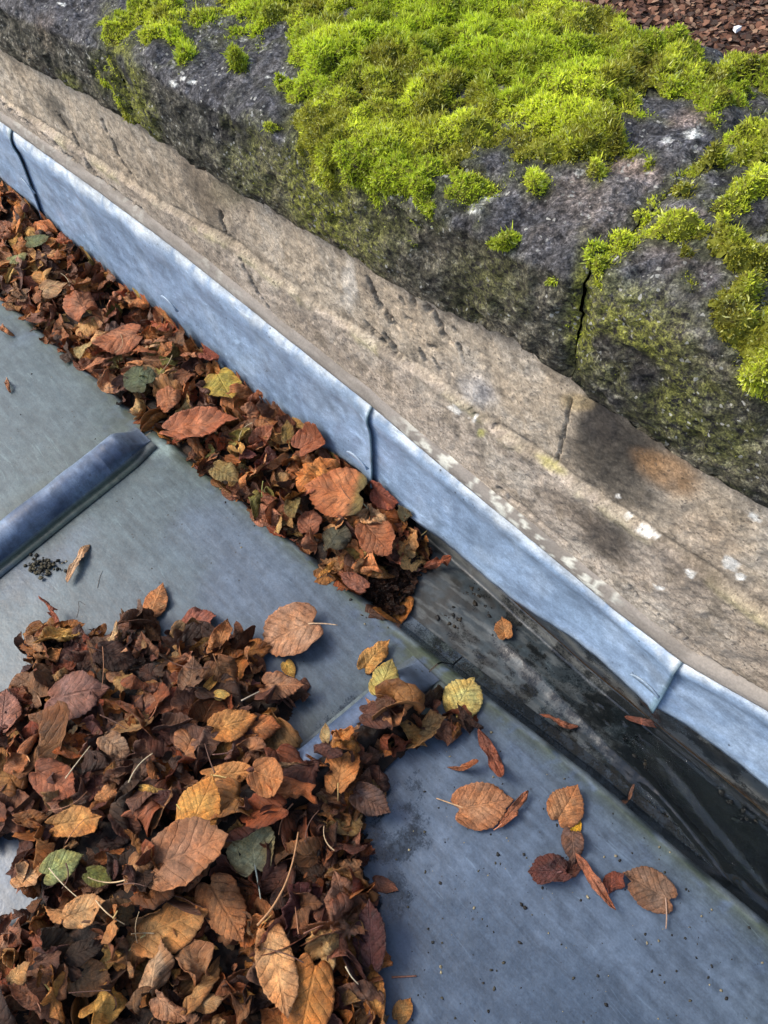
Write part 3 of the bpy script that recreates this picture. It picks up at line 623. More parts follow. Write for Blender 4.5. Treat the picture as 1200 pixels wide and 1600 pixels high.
for si, (xa, xb) in enumerate(jr):
    P, N = coping_surface(xa+.0006, xb-.0006, si, .004 if si in (2, 3, 4) else .01)
    Q = project(P); x, y, z = P[..., 0], P[..., 1], P[..., 2]
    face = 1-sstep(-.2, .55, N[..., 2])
    c = np.tile(np.array([.074, .074, .080]), x.shape+(1,)); f4 = fbm(x*190, y*190, z*190, 3, 177)
    f1 = fbm(x*7, y*7, z*7, 5, 171); f2 = fbm(x*26, y*26, z*26, 5, 173); f3 = fbm(x*80, y*80, z*80, 4, 175)
    c = mixc(c, (.13, .125, .125), sstep(.48, .62, f2)*.7); c = mixc(c, (.03, .03, .032), sstep(.50, .60, 1-f3)*.55)
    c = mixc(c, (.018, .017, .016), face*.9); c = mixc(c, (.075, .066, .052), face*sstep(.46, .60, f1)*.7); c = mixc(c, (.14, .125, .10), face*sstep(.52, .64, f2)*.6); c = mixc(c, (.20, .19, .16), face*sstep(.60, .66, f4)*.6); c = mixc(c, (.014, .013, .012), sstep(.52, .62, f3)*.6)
    c = mixc(c, (.20, .15, .11), sstep(.60, .75, f1)*.35)
    hb = np.exp(-((z-zcb(x))/.02)**2)*face; c = mixc(c, (.20, .17, .13), hb*sstep(.50, .66, f2)*.6)
    for a, b, rx, ry, ro in ((985, 258, 42, 16, 20), (1090, 180, 42, 14, -15), (795, 145, 15, 9, 0), (855, 70, 18, 8, 0), (1070, 335, 24, 10, 0)):
        c = mixc(c, (.26, .20, .165), blob(Q, a, b, rx, ry, ro, .6)*sstep(.3, .6, f2+.1)*.8)
    for a, b, r in ((333, 20, 8), (440, 122, 7), (745, 322, 9), (760, 310, 7), (738, 330, 6), (940, 62, 15), (955, 58, 9), (1083, 210, 9), (1042, 218, 5), (1188, 375, 8), (910, 272, 5), (285, 120, 4), (300, 128, 4), (380, 60, 4), (420, 120, 4), (1160, 225, 8), (270, 130, 4), (97, 7, 3), (1140, 300, 4), (1135, 390, 3), (800, 380, 3), (935, 400, 5)):
        c = mixc(c, (.62, .63, .58), blob(Q+(f3[..., None]-.5)*14, a, b, r*1.2, r*.75, -20, .3)*.9)
    al = face*0
    for a, b, rx, ry, ro, am in ((505, 310, 50, 110, -20, 1.0), (560, 370, 60, 50, 20, .6), (210, 150, 24, 80, -18, 1.0), (180, 80, 14, 60, -5, 1), (105, 135, 14, 22, -30, .8), (395, 240, 40, 70, -20, .45), (990, 520, 90, 70, 30, .75), (1060, 620, 80, 60, 30, .55), (915, 480, 22, 80, 5, 1.), (770, 450, 60, 50, 20, .30), (1150, 700, 60, 50, 30, .35)):
        al = np.maximum(al, blob(Q+(f2[..., None]-.5)*60, a, b, rx, ry, ro, .7)*am)
    al = np.clip(al*1.0+np.where((Q[..., 0] < -20) | (Q[..., 0] > 1220), face*sstep(.5, .7, f1)*.6, 0)+face*.10, 0, 1)*sstep(.30, .50, f2+.08)
    mm = mossmask(P, Q)
    c = mixc(c, (.055, .06, .02), sstep(-1.3, 0, mm)*.6)
    cp = mesh_obj('coping_stone', P.reshape(-1, 3), gridfaces(*x.shape), CRUST, para, col=c, attrs={'algae': al})
    if labels[si]: cp['label'] = labels[si]
    # moss cushions: raised mat
    w1, w2, wid = worley(x*42+2*fbm(x*30, y*30, z*30, 2, 185), y*42+2*fbm(x*30, y*30, z*30, 2, 186), z*42, 187); dome = np.sqrt(np.clip(1-(w1/.85)**2, 0, 1)); hum = .45*dome+.55*fbm(x*38, y*38, z*38, 3, 181); hum2 = fbm(x*13, y*13, z*13, 3, 183)
    ht = sstep(-.05, 1.2, mm)*(.0015+.011*np.clip(hum*1.5-.35, 0, 1)+.007*np.clip(hum2*2-.6, 0, 1)+.006*np.clip(fbm(x*95, y*95, z*95, 2, 189)*2-.6, 0, 1))*np.clip(.35+N[..., 2], .25, 1)
    B = P+N*(ht-.0012)[..., None]
    du = np.gradient(B, axis=0); dv = np.gradient(B, axis=1); NB = np.cross(dv, du); NB /= np.linalg.norm(NB, axis=-1)[..., None]+1e-12
    if NB[x.shape[0]//2, 100, 2] < 0: NB = -NB
    keep = mm > 0; thin = (mm > -.9) | ((al > .35) & (Q[..., 0] < 1220))
    F = gridfaces(*x.shape); kf = keep.ravel()[F].all(1); F = F[kf]
    used = np.unique(F); remap = np.full(x.size, -1); remap[used] = np.arange(len(used))
    MV.append(B.reshape(-1, 3)[used]); MF.append(remap[F]+mcount); mcount += len(used)
    hv = np.clip(hum, 0, 1).ravel()[used]
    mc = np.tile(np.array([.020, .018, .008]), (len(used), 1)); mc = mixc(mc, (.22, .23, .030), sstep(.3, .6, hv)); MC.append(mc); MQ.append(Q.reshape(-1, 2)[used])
    # seeds for the shoots
    i, j = np.nonzero(thin[:-1, :-1] & (P[:-1, :-1, 1] < BACK-.02))
    A = np.linalg.norm(np.cross(B[i+1, j]-B[i, j], B[i, j+1]-B[i, j]), axis=-1)
    dens = 1/(.0019**2) if si in (2, 3, 4) else 1/(.006**2)
    k = rng.poisson(A*dens*np.where(mm[i, j] > 0, 1, .65*np.clip(1+mm[i, j]/.9, 0, 1)**1.5*sstep(.42, .55, f2[i, j])+.10*al[i, j]*sstep(.50, .56, f3[i, j]))); ii = np.repeat(i, k); jj = np.repeat(j, k); a, b = rng.random(len(ii)), rng.random(len(ii))
    bl = lambda G: (G[ii, jj]*((1-a)*(1-b))[:, None]+G[ii+1, jj]*(a*(1-b))[:, None]+G[ii, jj+1]*((1-a)*b)[:, None]+G[ii+1, jj+1]*(a*b)[:, None])
    seeds.append((bl(B), bl(NB), hum[ii, jj], mm[ii, jj], (1-sstep(0, .5, N[..., 2]))[ii, jj]))
# sparse short moss on the damp face
SP = np.concatenate([s[0] for s in seeds]); SN = np.concatenate([s[1] for s in seeds]); SH = np.concatenate([s[2] for s in seeds]); SM = np.concatenate([s[3] for s in seeds]); SF = np.concatenate([s[4] for s in seeds])
SN /= np.linalg.norm(SN, axis=1)[:, None]
n = len(SP); print('moss shoots', n)
patch = fbm(SP[:, 0]*20, SP[:, 1]*20, SP[:, 2]*20, 3, 191); patch2 = fbm(SP[:, 0]*7, SP[:, 1]*7, SP[:, 2]*7, 3, 193)
bladesV, bladesF, bladesC = [], [], []; base = mcount
NBL = 4
for b in range(NBL):
    ln = (.0017+.0023*rng.random(n))*(.75+.45*np.clip(SM, -.5, 1))*(1+.45*sstep(.50, .60, patch2))*np.where(rng.random(n) < .04, 1.9, 1)
    dirv = SN*(.75+.25*rng.random(n))[:, None]+rng.normal(0, .50, (n, 3)); dirv[:, 2] -= SF*.5; dirv /= np.linalg.norm(dirv, axis=1)[:, None]
    side = np.cross(dirv, rng.normal(0, 1, (n, 3))); side /= np.linalg.norm(side, axis=1)[:, None]
    w = .00036+.00036*rng.random(n)
    droop = rng.normal(0, .35, (n, 3)); 
    p0 = SP-SN*.001+rng.normal(0, .0006, (n, 3)); p1 = p0+dirv*(ln*.6)[:, None]; p2 = p1+(dirv+droop*.7)*(ln*.45)[:, None]
    q = np.stack([p0-side*w[:, None]*.8, p0+side*w[:, None]*.8, p1+side*w[:, None], p1-side*w[:, None], p2], 1)
    bladesV.append(q.reshape(-1, 3)); idx = base+np.arange(n)*5
    bladesF.append((np.stack([idx, idx+1, idx+2, idx+3], -1), np.stack([idx+3, idx+2, idx+4], -1))); base += n*5
    t = np.clip(.5*rng.random(n)+1.3*(patch-.3), 0, 1)
    t = np.clip(.12+t*.6+.75*(SH-.25), 0, 1)
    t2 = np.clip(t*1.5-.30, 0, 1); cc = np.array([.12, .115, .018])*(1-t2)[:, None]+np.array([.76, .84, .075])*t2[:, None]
    cc = mixc(cc, (.22, .18, .030), sstep(.50, .62, fbm(SP[:, 0]*30, SP[:, 1]*30, SP[:, 2]*30, 3, 197))*.65)
    cc = mixc(cc, (.70, .72, .28), (rng.random(n) < .12)*.8); cc = mixc(cc, (.42, .60, .025), sstep(.54, .64, fbm(SP[:, 0]*11, SP[:, 1]*11, SP[:, 2]*11, 2, 199))*.38)
    cc = mixc(cc, (.10, .07, .025), (rng.random(n) < .07)*.8)
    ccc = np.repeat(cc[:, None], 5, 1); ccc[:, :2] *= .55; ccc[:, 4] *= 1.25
    bladesC.append(ccc.reshape(-1, 3))
V = np.concatenate(MV+bladesV); Cc = np.concatenate(MC+bladesC)
SQ = project(SP); ISO = [(372,101,14,'small round moss cushion alone on the bare coping top near the far joint'),(425,200,8,'tiny moss tuft low on the arris below the far bare patch'),(835,287,22,'round green moss cushion below the main mat on dark stone'),(795,379,16,'small pair of moss tufts alone on the dark arris'),(862,437,7,'tiny moss tuft beside the mossy coping joint')]
gq = np.concatenate([np.concatenate(MQ)]+[np.repeat(SQ, 5, 0)]*NBL); gid = np.full(len(V), -1)
for k, (a, b, rr, _) in enumerate(ISO): gid[np.hypot(gq[:, 0]-a, gq[:, 1]-b) < rr*1.5] = k
FQ = np.concatenate(MF+[f[0] for f in bladesF]); FT = np.concatenate([f[1] for f in bladesF])
for k in range(-1, len(ISO)):
    q4 = FQ[gid[FQ[:, 0]] == k]; q3 = FT[gid[FT[:, 0]] == k]
    if len(q4)+len(q3) < 8: continue
    used = np.unique(np.concatenate([q4.ravel(), q3.ravel()])); rm = np.full(len(V), -1); rm[used] = np.arange(len(used))
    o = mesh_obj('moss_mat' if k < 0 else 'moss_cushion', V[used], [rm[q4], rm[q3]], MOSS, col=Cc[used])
    if k < 0: tag(o, 'bright yellow green moss mat covering the top of the coping', 'moss', kind='stuff')
    else: tag(o, ISO[k][3], 'moss cushion', 'moss cushions on the coping')

# ------------------------------------------------------------------ leaves
def leaf_shape(r, nseg=52, rings=7, aspect=.95, kind='linden', torn=True):
    ph = np.arange(nseg)*2*np.pi/nseg; a = (ph+np.pi) % (2*np.pi)-np.pi
    if kind == 'bract':
        R = 1/np.sqrt(np.cos(ph)**2+(np.sin(ph)/aspect)**2); R *= 1+.05*np.sin(ph*3+r.random()*6)
        x0, y0 = np.cos(ph)*R, np.sin(ph)*R
    else:
        R = 1+.10*np.exp(-(a/.45)**2)+.20*np.exp(-(a/.14)**2)-.30*np.exp(-((np.abs(a)-np.pi)/.22)**2)+.05*np.exp(-((np.abs(a)-2.5)/.35)**2)
        R += .05*np.sin(ph+r.random()*6)*.6+.03*np.sin(ph*3+r.random()*6)
        tooth = np.where(np.arange(nseg) % 2 == 0, .026, -.026)*np.clip(1.15-np.abs(a)/2.9, .2, 1); R += tooth
        R += r.normal(0, .014, nseg)
        if r.random() < .25:
            w0 = r.random()*6.28; R -= .28*r.random()*np.exp(-(((ph-w0+np.pi) % (2*np.pi)-np.pi)/.16)**2)
        if torn and r.random() < .38:
            for _ in range(r.integers(1, 3)):
                c0 = np.cos(ph-r.random()*6.28); R = np.where(c0 > .05, np.minimum(R, r.uniform(.15, .75)/np.maximum(c0, .05)*(1+.12*np.sin(ph*17)+.06*np.sin(ph*31))), R)
        x0, y0 = np.cos(ph)*R, np.sin(ph)*R*aspect
    t = (np.arange(1, rings+1)/rings)**.85
    X = np.concatenate([[0], (t[:, None]*x0[None]).ravel()]); Y = np.concatenate([[0], (t[:, None]*y0[None]).ravel()]); TT = np.concatenate([[0], np.repeat(t, nseg)])
    PH = np.concatenate([[0], np.tile(ph, rings)])
    quads = []; j = np.arange(nseg); j2 = (j+1) % nseg
    tris = np.stack([0*j, 1+j, 1+j2], -1)
    for k in range(rings-1): quads.append(np.stack([1+k*nseg+j, 1+(k+1)*nseg+j, 1+(k+1)*nseg+j2, 1+k*nseg+j2], -1))
    return X, Y, TT, PH, tris, np.concatenate(quads)
def bendx(V, ang, k, x0=0.0):
    c, s = math.cos(ang), math.sin(ang); x = V[:, 0]*c+V[:, 1]*s; y = -V[:, 0]*s+V[:, 1]*c; z = V[:, 2]
    if abs(k) < 1e-3: return V
    th = (x-x0)*k; rr = 1/k-z
    x2 = x0+np.sin(th)*rr; z2 = 1/k-np.cos(th)*rr
    return np.stack([x2*c-y*s, x2*s+y*c, z2], -1)
def make_leaf(r, size, curl=.5, aspect=None, kind='linden', nseg=52, rings=7, torn=True):
    """unit leaf (radius 1 in x) scaled to half length size; returns V,F,uv,tip/base index"""
    if aspect is None: aspect = r.uniform(.78, 1.02)
    X, Y, T, PH, tris, quads = leaf_shape(r, nseg, rings, aspect, kind, torn)
    uv = np.stack([X, Y, 0*X], -1)
    s = (X*3.3-np.abs(Y)**.85*2.9); cor = np.abs((s+20.5) % 1-.5)*2
    sx, sy = r.random()*50, r.random()*50
    Z = .022*(cor-.5)*np.clip(T*2, 0, 1)*(1 if kind != 'bract' else .2)
    Z += curl*.30*(fbm(X*1.3+sx, Y*1.3+sy, 0, 2, 201)-.5)*2+(.06+.10*curl)*(fbm(X*3.5+sx, Y*3.5+sy, 0, 2, 203)-.5)*2
    Z += curl*.55*np.clip(T-.55, 0, 1)**1.5*np.sin(PH*r.integers(1, 4)+r.random()*6.28)*1.6
    Z += curl*.16*np.clip(T-.6, 0, 1)*np.sin(PH*r.integers(5, 9)+r.random()*6.28)
    Z += np.abs(Y)*r.uniform(.0, .55)*curl*r.choice([-1, 1, 1])
    if torn and r.random() < .28:
        th = r.uniform(.7, 1.35); Z = Z+np.abs(Y)*math.sin(th)*r.choice([-1, 1]); Y = Y*math.cos(th)
    V = np.stack([X, Y, Z], -1)
    sg = r.choice([-1, 1])
    V = bendx(V, np.pi/2+r.normal(0, .35), sg*curl*r.uniform(.3, 2.4))
    V = bendx(V, r.normal(0, .5), r.choice([-1, 1])*curl*r.uniform(.1, 1.3))
    V[:, 2] -= V[:, 2].mean()
    return V*size, [tris, quads], uv, 1+(rings-1)*nseg+nseg//2
def rotm(az, tiltx=0, tilty=0, nrm=None):
    R = Matrix.Rotation(az, 3, 'Z')@Matrix.Rotation(tilty, 3, 'Y')@Matrix.Rotation(tiltx, 3, 'X')
    if nrm is not None: R = Vector((0, 0, 1)).rotation_difference(Vector(nrm)).to_matrix()@R
    return np.array(R)
LEAVES = []   # dicts: V,F,uv,col,wet,rnd,label...
def add_leaf(r, P, size, az, color, curl=.5, tilt=(0, 0), nrm=None, wet=.2, kind='linden', aspect=None, stalk=False, rest=None, tip=None, **k):
    hero = k.get('label') is not None
    V, F, uv, bi = make_leaf(r, size, curl, aspect, kind, 60 if hero else 44, 9 if hero else 6, not hero)
    V = V@rotm(az, tilt[0], tilt[1], nrm).T
    V = V+P
    if rest is not None:                       # lower it until it touches what lies under it
        V[:, 2] += (rest(V[:, 0], V[:, 1])-V[:, 2]).max()+.0006
    n = len(V); c0 = np.array(color)
    T = np.hypot(uv[:, 0], uv[:, 1]/max(.3, aspect or .9))
    m = sstep(.35, 1.05, T+.5*(fbm(uv[:, 0]*2+P[0]*99, uv[:, 1]*2, 0, 2, 207)-.5))
    c1 = c0*np.array(k.get('edge', (.80, .66, .58)))
    col = mixc(np.tile(c0, (n, 1)), c1, m*.8)
    if 'tint' in k: col = mixc(col, k['tint'][0], sstep(k['tint'][1]-.2, k['tint'][1]+.2, -uv[:, 0] if k['tint'][2] < 0 else uv[:, 0]))
    d = dict(V=V, F=F, uv=uv, col=col, wet=wet, rnd=r.random()*60, base=V[bi].copy(), c=V[0].copy(), color=c0, curl=curl, kind=kind, size=size, **k)
    if stalk:
        L = (stalk if isinstance(stalk, float) else r.uniform(.5, .8)*size*1.2)
        dv = d['base']-d['c']; dv /= np.linalg.norm(dv)+1e-9
        if 'stalkdir' in k: dv = np.array(k['stalkdir'])/np.linalg.norm(k['stalkdir'])
        sb = np.cross(dv, [0, 0, 1.0]); t = np.linspace(0, 1, 9)[:, None]; bw = r.normal(0, .14)
        st_ = d['c']*.25+d['base']*.75
        pts = st_+dv*L*t+sb*L*bw*t**2; 
        if rest is not None: pts[:, 2] = np.maximum(pts[:, 2]-0*t[:, 0], rest(pts[:, 0], pts[:, 1])+.0012)
        d['stalk'] = tube(pts, np.linspace(.0011, .0006, 9)*(1 if size > .02 else .7), 5); d['scol'] = np.minimum(c0*1.25+.02, .5)
    LEAVES.append(d); return d

def surf(x, y):            # what carries a loose leaf: roof or gutter
    x = np.asarray(x, float); y = np.asarray(y, float)
    t = y-yedge(x); z = roofz(x, y)-np.clip(t-.001, 0, 1)*2.1
    z = np.maximum(z, zgut(x)+.004)
    for L in (L1, L2):
        u = np.abs(x-L(y)-.002)/.032; z = z+np.where((u < 1) & (t < -.025), .036*np.sqrt(np.clip(1-u*u, 0, 1)), 0)
    return z
# heap on the roof, outline in photo pixels, read on the roof plane
HEAPPX = [(-140,1180),(-30,1110),(30,1075),(38,990),(95,965),(140,985),(215,955),(300,985),(350,985),(400,1000),(440,1040),(485,1075),(465,1125),(445,1165),(472,1182),(530,1130),(580,1105),(615,1085),(660,1075),(700,1100),(765,1105),(770,1130),(715,1160),(670,1175),(625,1215),(600,1260),(590,1330),(605,1400),(612,1480),(600,1540),(620,1620),(640,1800),(300,1900),(-200,1850),(-260,1450),(-60,1440),(35,1425),(38,1385),(20,1340),(-60,1330),(-200,1300)]
HEAP = [tuple(onz(a, b, .03 if 1000 < b and 40 < a < 600 else .015)[:2]) for a, b in HEAPPX]
def heaph(x, y):
    P = np.stack([np.asarray(x, float), np.asarray(y, float)], -1); d = sdist(P, HEAP)
    h = .050*(1-np.exp(-np.clip(d, 0, 1)/.042))
    return np.where(d > 0, h*(.55+.9*fbm(P[..., 0]*9, P[..., 1]*9, 0, 2, 211)), 0), d
def gutlevel(x, y):
    x = np.asarray(x, float); y = np.asarray(y, float); xo = x; x = x+.050+.38*(y-.23)
    base = np.interp(x, [-4, -1.6, -1.0, -.6, -.46, -.40, -.355], [.012, .008, .010, .010, .012, -.002, -.035])
    return base+.010*(fbm(x*9, y*9, 0, 2, 213)-.5)*2-.012*np.exp(-((y-yedge(x)+.0)/.02)**2)-.006*np.exp(-((y-.365)/.012)**2)
def rest_any(x, y):
    h, d = heaph(x, y); z = surf(x, y)+h
    g = (x+.38*(y-.23) < -.40) & (y > yedge(x)); return np.where(g, np.maximum(z, gutlevel(x, y)), z)
def az_from(px, py, deg, z):
    a = onz(px, py, z); q = math.radians(deg); b = onz(px+30*math.cos(q), py-30*math.sin(q), z); d = b-a; return math.atan2(d[1], d[0])

OR, TAN, RED, BRN, DRK, MAU, OLV, YEL, GRN, PNK = (.42, .17, .045), (.48, .28, .12), (.28, .085, .030), (.24, .100, .040), (.060, .030, .018), (.18, .095, .065), (.23, .20, .055), (.62, .46, .12), (.20, .27, .10), (.36, .18, .105)
GLD = (.52, .27, .075)
